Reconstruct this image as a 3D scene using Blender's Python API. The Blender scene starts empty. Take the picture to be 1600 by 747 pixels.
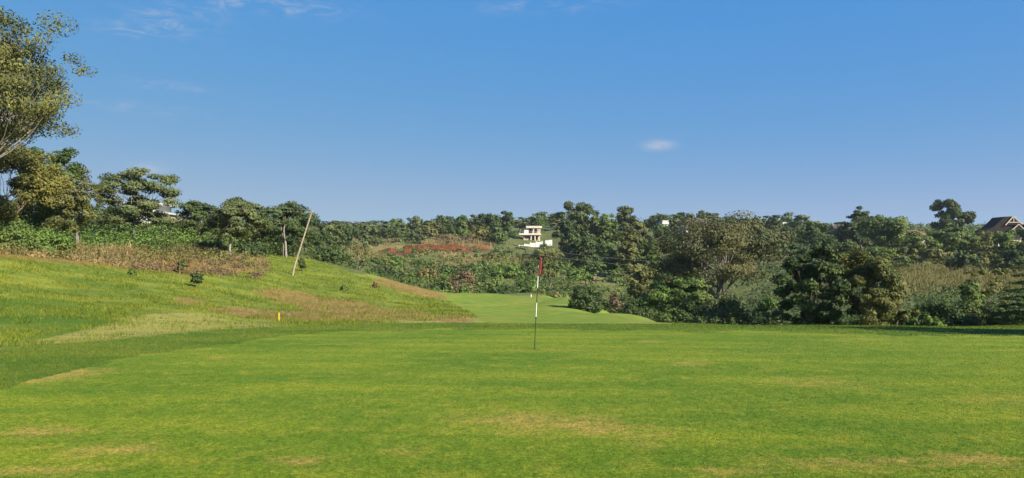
import bpy, math, random
import numpy as np

# ------------------------------------------------------------------ camera
SC = bpy.context.scene
COL = SC.collection
F = 1164.0            # focal length in pixels of the 1600 px wide photograph
HZ = 410.0            # pixel row of the true horizon
CAMZ = 1.65
cam_d = bpy.data.cameras.new('camera')
cam = bpy.data.objects.new('camera', cam_d); COL.objects.link(cam)
cam_d.sensor_width = 36.0
cam_d.lens = 36.0 * F / 1600.0
cam_d.clip_start = 0.05; cam_d.clip_end = 20000
cam.location = (0, 0, CAMZ)
cam.rotation_euler = (math.radians(90) + math.atan((HZ - 373.5) / F), 0, 0)
SC.camera = cam

# ------------------------------------------------------------------ world
SUN_EL, SUN_X, SUN_Y = math.radians(30), 0.73, -0.683
wd = bpy.data.worlds.new('World'); SC.world = wd; wd.use_nodes = True
wt = wd.node_tree; wt.nodes.clear()
def N(t, kind, **kw):
    n = t.nodes.new(kind)
    for k, v in kw.items(): setattr(n, k, v)
    return n
def lk(t, a, b): t.links.new(a, b)
def sset(t, sock, v):
    if isinstance(v, bpy.types.NodeSocket): t.links.new(v, sock)
    else: sock.default_value = v
def math_n(t, op, a, b=None, c=None, clamp=False):
    n = N(t, 'ShaderNodeMath', operation=op); n.use_clamp = clamp
    sset(t, n.inputs[0], a)
    if b is not None: sset(t, n.inputs[1], b)
    if c is not None: sset(t, n.inputs[2], c)
    return n.outputs[0]
def vmath(t, op, a, b=None):
    n = N(t, 'ShaderNodeVectorMath', operation=op); sset(t, n.inputs[0], a)
    if b is not None: sset(t, n.inputs[1], b)
    return n
def mixc(t, fac, a, b, mode='MIX'):
    n = N(t, 'ShaderNodeMix', data_type='RGBA', blend_type=mode)
    sset(t, n.inputs[0], fac)
    for s, v in ((n.inputs[6], a), (n.inputs[7], b)):
        if isinstance(v, bpy.types.NodeSocket): t.links.new(v, s)
        else: s.default_value = (v[0], v[1], v[2], 1)
    return n.outputs[2]
def maprange(t, v, a, b, c=0.0, d=1.0, smooth=True):
    n = N(t, 'ShaderNodeMapRange'); n.interpolation_type = 'SMOOTHSTEP' if smooth else 'LINEAR'
    sset(t, n.inputs[0], v)
    for i, x in enumerate((a, b, c, d)): n.inputs[i + 1].default_value = x
    return n.outputs[0]
def noise(t, vec, scale, detail=4, rough=0.55, dist=0.0):
    n = N(t, 'ShaderNodeTexNoise'); sset(t, n.inputs['Vector'], vec)
    n.inputs['Scale'].default_value = scale; n.inputs['Detail'].default_value = detail
    n.inputs['Roughness'].default_value = rough; n.inputs['Distortion'].default_value = dist
    return n.outputs[0]
def mapping(t, vec, scale=(1, 1, 1), loc=(0, 0, 0), rot=(0, 0, 0)):
    n = N(t, 'ShaderNodeMapping'); sset(t, n.inputs[0], vec)
    n.inputs[1].default_value = loc; n.inputs[2].default_value = rot; n.inputs[3].default_value = scale
    return n.outputs[0]

sky = N(wt, 'ShaderNodeTexSky', sky_type='NISHITA')
sky.sun_disc = False; sky.sun_elevation = SUN_EL
sky.sun_rotation = math.atan2(SUN_X, SUN_Y)
sky.altitude = 1700; sky.air_density = 0.6; sky.dust_density = 1.0; sky.ozone_density = 5.0
hs = N(wt, 'ShaderNodeHueSaturation'); hs.inputs['Saturation'].default_value = 1.18
lk(wt, sky.outputs[0], hs.inputs['Color'])
# the camera's tone response to the sky, the same over the whole dome
sp = N(wt, 'ShaderNodeSeparateColor'); lk(wt, hs.outputs[0], sp.inputs[0]); cb_ = N(wt, 'ShaderNodeCombineColor'); ch_ = []
for i_, (k_, e_) in enumerate(((.95, .76), (.340, .30), (.338, -.05))):
    v_ = math_n(wt, 'POWER', math_n(wt, 'MULTIPLY', sp.outputs[i_], 0.085), e_)
    ch_.append(math_n(wt, 'MULTIPLY', v_, k_ / 0.085))
lk(wt, math_n(wt, 'SMOOTH_MIN', ch_[0], math_n(wt, 'MULTIPLY', ch_[1], .68), .6), cb_.inputs[0]); lk(wt, ch_[1], cb_.inputs[1]); lk(wt, ch_[2], cb_.inputs[2])
geo = N(wt, 'ShaderNodeNewGeometry')
sx = N(wt, 'ShaderNodeSeparateXYZ'); lk(wt, geo.outputs['Incoming'], sx.inputs[0])
dx = math_n(wt, 'MULTIPLY', sx.outputs[0], -1); dy = math_n(wt, 'MULTIPLY', sx.outputs[1], -1); dz = math_n(wt, 'MULTIPLY', sx.outputs[2], -1)
az = math_n(wt, 'ARCTAN2', dx, dy); el = math_n(wt, 'ARCSINE', dz)
cv = N(wt, 'ShaderNodeCombineXYZ'); lk(wt, az, cv.inputs[0]); lk(wt, el, cv.inputs[1])
cl_noise = noise(wt, mapping(wt, cv.outputs[0], (22, 70, 1), rot=(0, 0, 0.10)), 1.0, 7, 0.68, 1.2)
def azel(px, py):
    u = (px - 800) / F; v = (HZ - py) / F
    return math.atan(u), math.atan(v / math.sqrt(1 + u * u))
def cloud(px, py, rx, ry, lo, hi, amount):
    a0, e0 = azel(px, py)
    qx = math_n(wt, 'MULTIPLY', math_n(wt, 'SUBTRACT', az, a0), F / rx)
    qy = math_n(wt, 'MULTIPLY', math_n(wt, 'SUBTRACT', el, e0), F / ry)
    r2 = math_n(wt, 'ADD', math_n(wt, 'MULTIPLY', qx, qx), math_n(wt, 'MULTIPLY', qy, qy))
    m = math_n(wt, 'POWER', 2.718, math_n(wt, 'MULTIPLY', r2, -1.0))
    return math_n(wt, 'MULTIPLY', math_n(wt, 'MULTIPLY', m, maprange(wt, cl_noise, lo, hi)), amount)
cm = None
for c in [(1030, 226, 20, 7, .15, .6, .75), (270, 24, 50, 20, .40, .72, .55), (190, 43, 50, 10, .40, .75, .40),
          (390, 2, 140, 12, .40, .75, .5), (260, 133, 50, 7, .38, .75, .40), (815, 8, 70, 9, .4, .75, .35),
          (232, 264, 20, 8, .2, .6, .4), (634, 188, 25, 10, .4, .75, .25), (170, 163, 100, 9, .42, .75, .25), (930, 2, 60, 9, .45, .75, .25)]:
    o = cloud(*c); cm = o if cm is None else math_n(wt, 'ADD', cm, o, clamp=True)
skyc = mixc(wt, cm, cb_.outputs[0], (3.6, 3.75, 4.2))
bg = N(wt, 'ShaderNodeBackground'); lk(wt, skyc, bg.inputs[0]); bg.inputs[1].default_value = 0.0667
wo = N(wt, 'ShaderNodeOutputWorld'); lk(wt, bg.outputs[0], wo.inputs[0])

# ------------------------------------------------------------------ sun, exposure
sl = bpy.data.lights.new('sun', 'SUN'); sl.energy = 5.0; sl.angle = math.radians(0.5); sl.color = (1.0, 0.93, 0.80)
so = bpy.data.objects.new('sun', sl); COL.objects.link(so)
from mathutils import Vector
sv = Vector((SUN_X * math.cos(SUN_EL), SUN_Y * math.cos(SUN_EL), math.sin(SUN_EL)))
so.rotation_euler = sv.to_track_quat('Z', 'Y').to_euler(); so.location = (30, -30, 40)
SC.view_settings.view_transform = 'Standard'; SC.view_settings.look = 'None'
SC.view_settings.exposure = 1.25; SC.view_settings.gamma = 1.0; SC.view_settings.use_curve_mapping = False
SC.cycles.max_bounces = 8; SC.cycles.transparent_max_bounces = 8; SC.cycles.diffuse_bounces = 3
SC.cycles.use_denoising = True; SC.cycles.denoiser = 'OPENIMAGEDENOISE'; SC.cycles.denoising_input_passes = 'RGB_ALBEDO_NORMAL'; SC.cycles.denoising_prefilter = 'ACCURATE'
SC.cycles.volume_bounces = 1
random.seed(4); RNG = np.random.default_rng(7)

# ------------------------------------------------------------------ terrain height field
PTS = []   # (theta, log r, z above world zero)
def wpt(px, py, d):                       # pixel + depth -> world point
    return ((px - 800) / F * d, d, CAMZ + (HZ - py) / F * d)
def ctl(px, pairs):
    for py, d in pairs:
        x, y, z = wpt(px, py, d); PTS.append((math.atan2(x, y), math.log(math.hypot(x, y)), z))
def ctlz(px, pairs):                      # (depth, z relative to the camera)
    for d, zr in pairs:
        x = (px - 800) / F * d; PTS.append((math.atan2(x, d), math.log(math.hypot(x, d)), CAMZ + zr))
def plane(y): return CAMZ - 1.485 - 0.029 * y
for px in (-160, 0, 200, 400, 600, 800, 1000, 1200, 1400, 1600, 1760):
    for d in (3, 6, 9, 12, 15, 18, 21, 24.5):
        if px <= 0 and d > 16: continue
        if px <= 200 and d > 19: continue
        if px <= 400 and d > 24: continue
        PTS.append((math.atan((px - 800) / F), math.log(d * math.hypot(1, (px - 800) / F)), plane(d)))
ctl(-160, [(552, 18), (500, 23), (450, 30), (400, 38), (385, 48), (375, 65), (360, 90), (345, 130), (340, 200), (340, 600), (345, 3000)])
ctl(0, [(540, 18.3), (500, 24), (452, 32), (404, 40), (396, 50), (385, 65), (370, 90), (350, 130), (345, 200), (345, 600), (347, 3000)])
ctl(100, [(525, 20.5), (497, 25), (455, 34), (412, 43), (400, 52), (386, 68), (366, 100), (350, 150), (347, 300)])
ctl(200, [(510, 23.5), (490, 27.5), (450, 38), (422, 47), (402, 56), (386, 75), (362, 110), (350, 160), (347, 300), (348, 600), (350, 3000)])
ctl(300, [(507, 26), (492, 29), (460, 40), (432, 50), (403, 62), (386, 80), (370, 110), (356, 160), (350, 300)])
ctl(430, [(509, 26.5), (500, 31), (462, 48), (432, 62), (408, 84), (398, 100), (385, 150), (368, 250), (352, 500), (350, 3000)])
ctl(500, [(507, 27.8), (498, 33), (470, 49), (440, 68), (414, 92), (408, 105), (400, 150), (376, 280), (356, 450)])
ctl(570, [(506, 28), (496, 33), (470, 52), (445, 71), (424, 93)])
ctlz(570, [(110, -2.4)]); ctl(570, [(413, 160), (395, 220), (376, 300), (358, 420), (350, 700), (352, 3000)])
ctl(650, [(503, 29), (495, 35), (478, 52), (463, 68), (449, 86)])
ctlz(650, [(105, -5.0)]); ctl(650, [(436, 150), (420, 175), (400, 215), (388, 250), (368, 320), (353, 420), (350, 700)])
ctl(730, [(502, 30), (495, 36), (480, 54), (466, 80), (461, 100)])
ctlz(730, [(112, -6.2), (130, -6.6)]); ctl(730, [(434, 165), (412, 200), (392, 245), (380, 280), (364, 330), (350, 430), (350, 700), (352, 3000)])
ctl(840, [(503, 31), (496, 40), (487, 52), (474, 75), (463, 104)])
ctlz(840, [(116, -7.2), (135, -7.2)]); ctl(840, [(434, 170), (412, 205), (392, 260), (379, 312), (362, 360), (350, 440), (350, 800)])
ctl(920, [(502, 31.5), (497, 40), (489, 52), (479, 68), (470, 84)])
ctlz(920, [(95, -6.6), (120, -7.6)]); ctl(920, [(445, 150), (425, 180), (404, 225), (384, 275), (362, 340), (350, 430), (350, 800), (352, 3000)])
ctl(1000, [(503, 31.5), (499, 40), (495, 48)])
ctlz(1000, [(58, -5.6), (80, -7.2), (110, -7.6)]); ctl(1000, [(445, 150), (418, 185), (390, 240), (366, 310), (351, 420)])
ctl(1100, [(506, 31.5)])
ctlz(1100, [(36, -3.2), (45, -4.8), (60, -6.6), (85, -7.0), (105, -6.0)]); ctl(1100, [(442, 130), (415, 170), (390, 215), (368, 270), (353, 350), (351, 700), (352, 3000)])
ctl(1250, [(508, 30.5)])
ctlz(1250, [(34, -3.0), (42, -4.4), (55, -5.8), (75, -6.0), (95, -5.0)]); ctl(1250, [(445, 115), (420, 155), (392, 220), (366, 300), (354, 420), (352, 900)])
ctl(1400, [(509, 30)])
ctlz(1400, [(33, -2.9), (41, -4.2), (52, -5.4), (68, -5.2)]); ctl(1400, [(462, 88), (444, 108), (424, 138), (400, 180), (380, 230), (364, 310), (355, 500), (354, 1200), (351, 3000)])
ctl(1560, [(510, 29.5)])
ctlz(1560, [(33, -2.8), (41, -4.1), (52, -5.2), (66, -5.0)]); ctl(1560, [(464, 84), (446, 104), (425, 136), (402, 170), (378, 205), (366, 290), (356, 500), (354, 1200), (351, 3000)])
ctl(1760, [(510, 29.5)])
ctlz(1760, [(33, -2.8), (41, -4.0), (52, -5.0), (66, -4.8)]); ctl(1760, [(464, 84), (425, 136), (380, 205), (356, 500), (351, 3000)])
P_ = np.array(PTS); TS = 3.2
def _U(r2):
    return np.where(r2 > 1e-12, 0.5 * r2 * np.log(np.maximum(r2, 1e-12)), 0.0)
_xy = np.stack([P_[:, 0] * TS, P_[:, 1]], 1)
# spline runs on elevation tangent (z / r), which stays well scaled from 3 m to 3 km
_val = (P_[:, 2] - CAMZ) / np.exp(P_[:, 1])
_n = len(_xy)
_r2 = ((_xy[:, None, :] - _xy[None, :, :]) ** 2).sum(-1)
_K = _U(_r2) + np.eye(_n) * 2e-4
_Pm = np.concatenate([np.ones((_n, 1)), _xy], 1)
_A = np.zeros((_n + 3, _n + 3)); _A[:_n, :_n] = _K; _A[:_n, _n:] = _Pm; _A[_n:, :_n] = _Pm.T
_w = np.linalg.solve(_A, np.concatenate([_val, np.zeros(3)]))
def smooth(a, b, x):
    t = np.clip((x - a) / (b - a), 0, 1); return t * t * (3 - 2 * t)
def vnoise(x, y, seed=0):
    xi = np.floor(x).astype(np.int64); yi = np.floor(y).astype(np.int64)
    fx = x - xi; fy = y - yi; fx = fx * fx * (3 - 2 * fx); fy = fy * fy * (3 - 2 * fy)
    def h(a, b):
        n = (a * 374761393 + b * 668265263 + seed * 974711) & 0x7fffffff
        n = ((n ^ (n >> 13)) * 1274126177) & 0x7fffffff
        return ((n ^ (n >> 16)) & 0xffff) / 65535.0
    return (h(xi, yi) * (1 - fx) + h(xi + 1, yi) * fx) * (1 - fy) + (h(xi, yi + 1) * (1 - fx) + h(xi + 1, yi + 1) * fx) * fy
# the spline is evaluated once on a grid and read back by cubic interpolation
_GT = np.linspace(-.76, .76, 190); _GR = np.linspace(math.log(3.0), math.log(3700), 260)
def _make_grid():
    T, R = np.meshgrid(_GT, _GR, indexing='ij'); q = np.stack([T.ravel() * TS, R.ravel()], 1); o = np.empty(len(q))
    for s in range(0, len(q), 8000):
        r2 = ((q[s:s + 8000, None, :] - _xy[None]) ** 2).sum(-1); o[s:s + 8000] = _U(r2) @ _w[:_n] + _w[_n] + q[s:s + 8000] @ _w[_n + 1:]
    return o.reshape(T.shape)
_G = _make_grid()
def _cub(f):
    return [((-.5 * f + 1) * f - .5) * f, (1.5 * f - 2.5) * f * f + 1, ((-1.5 * f + 2) * f + .5) * f, (.5 * f - .5) * f * f]
def _grid_eval(t, r):
    a = (t - _GT[0]) / (_GT[1] - _GT[0]); b = (r - _GR[0]) / (_GR[1] - _GR[0])
    i = np.clip(np.floor(a).astype(int), 1, len(_GT) - 3); j = np.clip(np.floor(b).astype(int), 1, len(_GR) - 3)
    ca = _cub(a - i); cb = _cub(b - j); o = 0.0
    for m in range(4):
        for n in range(4): o = o + ca[m] * cb[n] * _G[i + m - 1, j + n - 1]
    return o
def ground(x, y):
    x = np.atleast_1d(np.asarray(x, float)); y = np.atleast_1d(np.asarray(y, float))
    th = np.arctan2(x, y); r = np.maximum(np.hypot(x, y), 0.2)
    thc = np.clip(th, -0.74, 0.74); lr = np.log(np.clip(r, 3.2, 3500))
    out = _grid_eval(thc, lr)
    z = CAMZ + out * r
    z = np.minimum(z, 44 + 4 * np.sin(th * 9)) if np.ndim(z) else z
    pl = plane(y)
    z = z + (pl - z) * smooth(math.radians(55), math.radians(100), np.abs(th))
    # the putting surface itself is an even plane
    near = 1 - smooth(14.5, 19.0, r)
    z = z + (pl - z) * np.where(np.abs(th) < 1.0, near, 1.0 * near)
    z = z + (vnoise(x * .35, y * .35, 3) - .5) * 0.30 * smooth(36, 60, r) * smooth(-2.0, 60, r) * (1 + smooth(100, 300, r) * 3)
    return z
def gz(x, y): return float(ground([x], [y])[0])
def at(px, d, dz=0.0):
    x = (px - 800) / F * d; return (x, d, gz(x, d) + dz)

# ------------------------------------------------------------------ mesh helpers
def mesh_np(name, V, Fc, tint=None, smooth_=False):
    """V (n,3); Fc (m,k) with one k"""
    me = bpy.data.meshes.new(name)
    V = np.asarray(V, np.float32); Fc = np.asarray(Fc, np.int32); k = Fc.shape[1]
    me.vertices.add(len(V)); me.vertices.foreach_set('co', V.ravel())
    me.loops.add(Fc.size); me.loops.foreach_set('vertex_index', Fc.ravel())
    me.polygons.add(len(Fc)); me.polygons.foreach_set('loop_start', np.arange(0, Fc.size, k, dtype=np.int32))
    if smooth_: me.polygons.foreach_set('use_smooth', np.ones(len(Fc), bool))
    if tint is not None:
        a = me.attributes.new('tint', 'FLOAT', 'POINT'); a.data.foreach_set('value', np.asarray(tint, np.float32))
    me.update(calc_edges=True); return me
def obj(name, me, mat=None, parent=None, loc=None, kind=None):
    o = bpy.data.objects.new(name, me); COL.objects.link(o)
    if mat is not None and not me.materials: me.materials.append(mat)
    if parent is not None: o.parent = parent
    if loc is not None: o.location = loc
    if kind: o['kind'] = kind
    return o
def tag(o, label, cat, group=None):
    o['label'] = label; o['category'] = cat
    if group: o['group'] = group
    return o
def empty(name, loc, rz=0.0):
    o = bpy.data.objects.new(name, None); COL.objects.link(o); o.location = loc; o.rotation_euler = (0, 0, rz)
    o.empty_display_size = 0.3
    return o
class MB:
    def __init__(s): s.v = []; s.f = []
    def box(s, x0, x1, y0, y1, z0, z1):
        b = len(s.v)
        s.v += [(x0, y0, z0), (x1, y0, z0), (x1, y1, z0), (x0, y1, z0), (x0, y0, z1), (x1, y0, z1), (x1, y1, z1), (x0, y1, z1)]
        s.f += [tuple(b + i for i in q) for q in ((0, 3, 2, 1), (4, 5, 6, 7), (0, 1, 5, 4), (1, 2, 6, 5), (2, 3, 7, 6), (3, 0, 4, 7))]
        return s
    def poly(s, pts):
        b = len(s.v); s.v += list(pts); s.f.append(tuple(range(b, b + len(pts)))); return s
    def prism(s, pts, ext):                # closed prism from polygon pts swept by vector ext
        n = len(pts); b = len(s.v); s.v += list(pts) + [tuple(p[i] + ext[i] for i in range(3)) for p in pts]
        s.f.append(tuple(range(b + n - 1, b - 1, -1))); s.f.append(tuple(range(b + n, b + 2 * n)))
        for i in range(n): j = (i + 1) % n; s.f.append((b + i, b + j, b + n + j, b + n + i))
        return s
    def build(s, name, mat, parent=None, smooth_=False, bevel=0):
        me = bpy.data.meshes.new(name); me.from_pydata(s.v, [], s.f); me.update()
        if smooth_: me.polygons.foreach_set('use_smooth', np.ones(len(me.polygons), bool))
        o = obj(name, me, mat, parent)
        if bevel: m = o.modifiers.new('bevel', 'BEVEL'); m.width = bevel; m.segments = 2
        return o
def tubes(paths, sides=6):
    """paths: list of (points (k,3), radii (k,)) -> V, F quads, open ends closed by taper"""
    V = []; Fs = []; b = 0
    ang = np.linspace(0, 2 * math.pi, sides, endpoint=False); ca, sa = np.cos(ang), np.sin(ang)
    for P, R in paths:
        P = np.asarray(P, float); k = len(P)
        T = np.gradient(P, axis=0); T /= np.linalg.norm(T, axis=1, keepdims=True) + 1e-9
        ref = np.where(np.abs(T[:, 2:3]) > .9, np.array([[1., 0, 0]]), np.array([[0, 0, 1.]]))
        A = np.cross(T, ref); A /= np.linalg.norm(A, axis=1, keepdims=True) + 1e-9; B = np.cross(T, A)
        ring = P[:, None, :] + np.asarray(R)[:, None, None] * (A[:, None, :] * ca[None, :, None] + B[:, None, :] * sa[None, :, None])
        V.append(ring.reshape(-1, 3))
        i = np.arange(k - 1)[:, None] * sides; j = np.arange(sides)[None]; j2 = (j + 1) % sides
        Fs.append(np.stack([b + i + j, b + i + j2, b + i + sides + j2, b + i + sides + j], -1).reshape(-1, 4)); b += k * sides
    return np.concatenate(V), np.concatenate(Fs)

# ------------------------------------------------------------------ materials
def new_mat(name):
    m = bpy.data.materials.new(name); m.use_nodes = True; t = m.node_tree; t.nodes.clear()
    out = N(t, 'ShaderNodeOutputMaterial'); return m, t, out
def principled(t, col, rough=0.8, spec=0.2, normal=None):
    p = N(t, 'ShaderNodeBsdfPrincipled'); sset(t, p.inputs['Base Color'], col if isinstance(col, bpy.types.NodeSocket) else (*col, 1))
    sset(t, p.inputs['Roughness'], rough); p.inputs['Specular IOR Level'].default_value = spec
    if normal is not None: lk(t, normal, p.inputs['Normal'])
    return p
def bump(t, h, strength=0.5, dist=0.05):
    b = N(t, 'ShaderNodeBump'); b.inputs['Strength'].default_value = strength; b.inputs['Distance'].default_value = dist
    lk(t, h, b.inputs['Height']); return b.outputs[0]
MATS = {}
def leaf_mat(name, ca, cb, trans=0.2):
    m, t, out = new_mat(name)
    at_ = N(t, 'ShaderNodeAttribute', attribute_name='tint')
    c = mixc(t, at_.outputs['Fac'], ca, cb)
    g = N(t, 'ShaderNodeNewGeometry')
    big = noise(t, g.outputs['Position'], 0.23, 3)
    c = mixc(t, maprange(t, big, .35, .7), c, mixc(t, 1.0, c, (1.12, 1.03, .85), 'MULTIPLY'))
    p = principled(t, c, 0.6, 0.18)
    tr = N(t, 'ShaderNodeBsdfTranslucent'); lk(t, mixc(t, 1.0, c, (1.15, 1.25, .6), 'MULTIPLY'), tr.inputs[0])
    mx = N(t, 'ShaderNodeMixShader'); mx.inputs[0].default_value = trans
    lk(t, p.outputs[0], mx.inputs[1]); lk(t, tr.outputs[0], mx.inputs[2]); lk(t, mx.outputs[0], out.inputs[0])
    MATS[name] = m; return m
leaf_mat('olive', (0.036, 0.046, 0.012), (0.167, 0.173, 0.051))
leaf_mat('brown', (.038, .044, .017), (.128, .126, .055))
leaf_mat('green', (.026, .050, .010), (.122, .172, .042))
leaf_mat('dark', (.017, .034, .010), (.078, .112, .032))
leaf_mat('bright', (.040, .082, .015), (.130, .200, .040))
leaf_mat('grey', (.032, .048, .017), (.122, .150, .056))
leaf_mat('yellow', (0.058, 0.070, 0.016), (0.180, 0.170, 0.045))
leaf_mat('dry', (0.100, 0.072, 0.030), (0.300, 0.235, 0.105), .2)
leaf_mat('drygreen', (0.061, 0.071, 0.022), (0.207, 0.177, 0.067), .2)
leaf_mat('soilbrown', (0.066, 0.046, 0.026), (0.180, 0.130, 0.070), .15)
def bark_mat(name, ca, cb):
    m, t, out = new_mat(name); g = N(t, 'ShaderNodeNewGeometry')
    n = noise(t, mapping(t, g.outputs['Position'], (3, 3, .8)), 4, 6, .65)
    c = mixc(t, maprange(t, n, .3, .7), ca, cb)
    p = principled(t, c, .85, .15, bump(t, n, .6, .05)); lk(t, p.outputs[0], out.inputs[0]); MATS[name] = m
bark_mat('bark', (.05, .04, .03), (.17, .14, .10))
bark_mat('palebark', (.10, .088, .072), (.26, .235, .19))
bark_mat('midbark', (.085, .072, .058), (.23, .20, .16))
bark_mat('polewood', (.16, .132, .085), (.31, .265, .175))
def plain_mat(name, col, rough=.7, spec=.3, var=.15, scale=1.2, metal=0):
    m, t, out = new_mat(name); g = N(t, 'ShaderNodeNewGeometry')
    n = noise(t, g.outputs['Position'], scale, 6, .65)
    n2 = noise(t, mapping(t, g.outputs['Position'], (4, 4, .35)), .9, 4, .6)
    f = maprange(t, math_n(t, 'ADD', math_n(t, 'MULTIPLY', n, .5), math_n(t, 'MULTIPLY', n2, .5)), .35, .7)
    c = mixc(t, f, tuple(x * (1 - var) for x in col), tuple(min(1, x * (1 + var * .6)) for x in col))
    p = principled(t, c, rough, spec); p.inputs['Metallic'].default_value = metal
    lk(t, p.outputs[0], out.inputs[0]); MATS[name] = m; return m
plain_mat('white_render', (.52, .51, .48), .8, .2, .2, .5)
plain_mat('cream_render', (.40, .33, .24), .85, .2, .2, .5)
plain_mat('concrete', (.48, .42, .32), .85, .2, .2, .6)
plain_mat('roof_slate', (.020, .017, .016), .85, .08, .3, 2)
plain_mat('roof_clay', (.19, .10, .065), .8, .2, .3, 1.5)
plain_mat('roof_brown', (.12, .09, .07), .8, .2, .3, 1.5)
plain_mat('timber', (.34, .29, .23), .7, .2, .2, 3)
plain_mat('darkglass', (.018, .020, .024), .12, .5, .1, 1)
plain_mat('door_wood', (.12, .06, .03), .6, .3, .2, 3)
plain_mat('gray_stone', (.30, .28, .27), .9, .1, .3, 1.5)
plain_mat('paint_white', (.62, .61, .58), .4, .4, .06, 4)
plain_mat('paint_black', (.012, .012, .013), .4, .4, .1, 4)
plain_mat('paint_yellow', (.75, .42, .02), .5, .3, .1, 4)
plain_mat('wire', (.20, .19, .18), .5, .4, .1, 4)
plain_mat('ceramic', (.10, .075, .06), .3, .5, .1, 4)
plain_mat('steel', (.25, .25, .26), .45, .5, .2, 4)
plain_mat('cup', (.01, .01, .01), .9, .1, .1, 4)
def flag_mat():
    m, t, out = new_mat('flag_cloth'); g = N(t, 'ShaderNodeNewGeometry')
    n = noise(t, g.outputs['Position'], 25, 5)
    c = mixc(t, n, (.31, .048, .038), (.45, .110, .085))
    p = principled(t, c, .75, .15); tr = N(t, 'ShaderNodeBsdfTranslucent'); lk(t, c, tr.inputs[0])
    mx = N(t, 'ShaderNodeMixShader'); mx.inputs[0].default_value = .25
    lk(t, p.outputs[0], mx.inputs[1]); lk(t, tr.outputs[0], mx.inputs[2]); lk(t, mx.outputs[0], out.inputs[0]); MATS['flag'] = m
flag_mat()

# turf: colours follow the place (world position), the same for ground sheet and blades
TURF_PATCH = [  # px, py on the green, half width px, half height px, strength  (dry, thin spots)
    (35, 590, 90, 12, 1.1), (140, 579, 60, 7, .6), (70, 672, 70, 10, 1.0), (180, 700, 110, 16, .7), (470, 717, 70, 9, .95),
    (830, 655, 150, 18, .8), (950, 670, 90, 12, .6), (1080, 567, 40, 4, .95), (850, 545, 80, 4, .5), (345, 558, 25, 3, .7), (550, 535, 45, 4, .5),
    (1270, 597, 110, 12, .55), (1330, 720, 170, 16, .75), (1520, 712, 90, 12, .8), (1120, 735, 100, 10, .7), (1010, 692, 40, 9, .6),
    (1560, 622, 120, 12, .45), (1010, 533, 30, 3, .8), (1230, 547, 120, 4, .45), (60, 735, 110, 10, .8), (640, 700, 60, 12, .45), (1330, 531, 160, 3, .6)]
def gplane(px, py):
    d = 1.485 / ((py - HZ) / F - 0.029); return ((px - 800) / F * d, d)
def dryness(x, y):
    m = np.zeros(len(x))
    for px, py, rx, ry, st in TURF_PATCH:
        x0, y0 = gplane(px, py); xa, _ = gplane(px + rx, py); _, ya = gplane(px, py - ry); _, yb = gplane(px, py + ry)
        m += st * np.exp(-((x - x0) / max(.05, xa - x0)) ** 2 - ((y - y0) / max(.05, (ya - yb) / 2)) ** 2)
    return m
def turf_nodes(t, kind):
    g = N(t, 'ShaderNodeNewGeometry'); pos = g.outputs['Position']
    flat = vmath(t, 'MULTIPLY', pos, (1, 1, 0)).outputs[0]
    nb = noise(t, mapping(t, flat, (.55, .9, 1)), .42, 4, .6, .4)
    nm = noise(t, flat, 2.3, 5, .62, .3)
    nf = noise(t, flat, 24, 4, .7)
    nff = noise(t, flat, 130, 2, .7)
    if kind == 'green':
        c = mixc(t, maprange(t, nb, .34, .66), (.080, .152, .012), (.150, .210, .016))
        c = mixc(t, math_n(t, 'MULTIPLY', maprange(t, nm, .42, .72), .55), c, (.225, .235, .030))
        # faint mowing bands
        wv = N(t, 'ShaderNodeTexWave', wave_type='BANDS', bands_direction='Y')
        lk(t, mapping(t, flat, (1, 1, 1), rot=(0, 0, .10)), wv.inputs[0]); wv.inputs['Scale'].default_value = .21
        wv.inputs['Distortion'].default_value = 1.2; wv.inputs['Detail'].default_value = 1.5
        c = mixc(t, math_n(t, 'MULTIPLY', wv.outputs['Fac'], .36), c, (.062, .142, .011))
        m = N(t, 'ShaderNodeAttribute', attribute_name='dryness').outputs['Fac']
        nd = noise(t, mapping(t, flat, (1, 1.9, 1)), 3.0, 9, .78, .8)
        dry = maprange(t, math_n(t, 'ADD', math_n(t, 'MULTIPLY', m, .26), math_n(t, 'ADD', math_n(t, 'MULTIPLY', nd, .85), math_n(t, 'MULTIPLY', nb, .22))), .58, .86)
        c = mixc(t, math_n(t, 'MULTIPLY', dry, .7), c, (.330, .240, .075))
    elif kind == 'fringe':
        c = mixc(t, maprange(t, nb, .34, .66), (.060, .120, .011), (.115, .155, .016))
        c = mixc(t, math_n(t, 'MULTIPLY', maprange(t, nm, .48, .75), .5), c, (.180, .180, .035))
    else:
        c = mixc(t, maprange(t, nb, .34, .66), (.085, .150, .016), (.180, .225, .026))
        c = mixc(t, math_n(t, 'MULTIPLY', maprange(t, nm, .45, .75), .6), c, (.290, .260, .075))
    c = mixc(t, maprange(t, nf, .3, .7), mixc(t, 1, c, (.52, .58, .55), 'MULTIPLY'), mixc(t, 1, c, (1.34, 1.26, 1.3), 'MULTIPLY'))
    n8 = noise(t, mapping(t, flat, (1, .7, 1)), 7.5, 6, .75)
    c = mixc(t, maprange(t, n8, .3, .7), mixc(t, 1, c, (.66, .76, .7), 'MULTIPLY'), mixc(t, 1, c, (1.26, 1.14, 1.2), 'MULTIPLY'))
    c = mixc(t, maprange(t, nff, .3, .7), mixc(t, 1, c, (.80, .82, .8), 'MULTIPLY'), mixc(t, 1, c, (1.15, 1.12, 1.15), 'MULTIPLY'))
    c = mixc(t, 1, c, {'green': (1.10, 1.03, .88), 'fringe': (1.0, 1.0, .9), 'rough': (.92, .88, .78)}[kind], 'MULTIPLY')
    return c, flat, nf, nff, nm, nb
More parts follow.
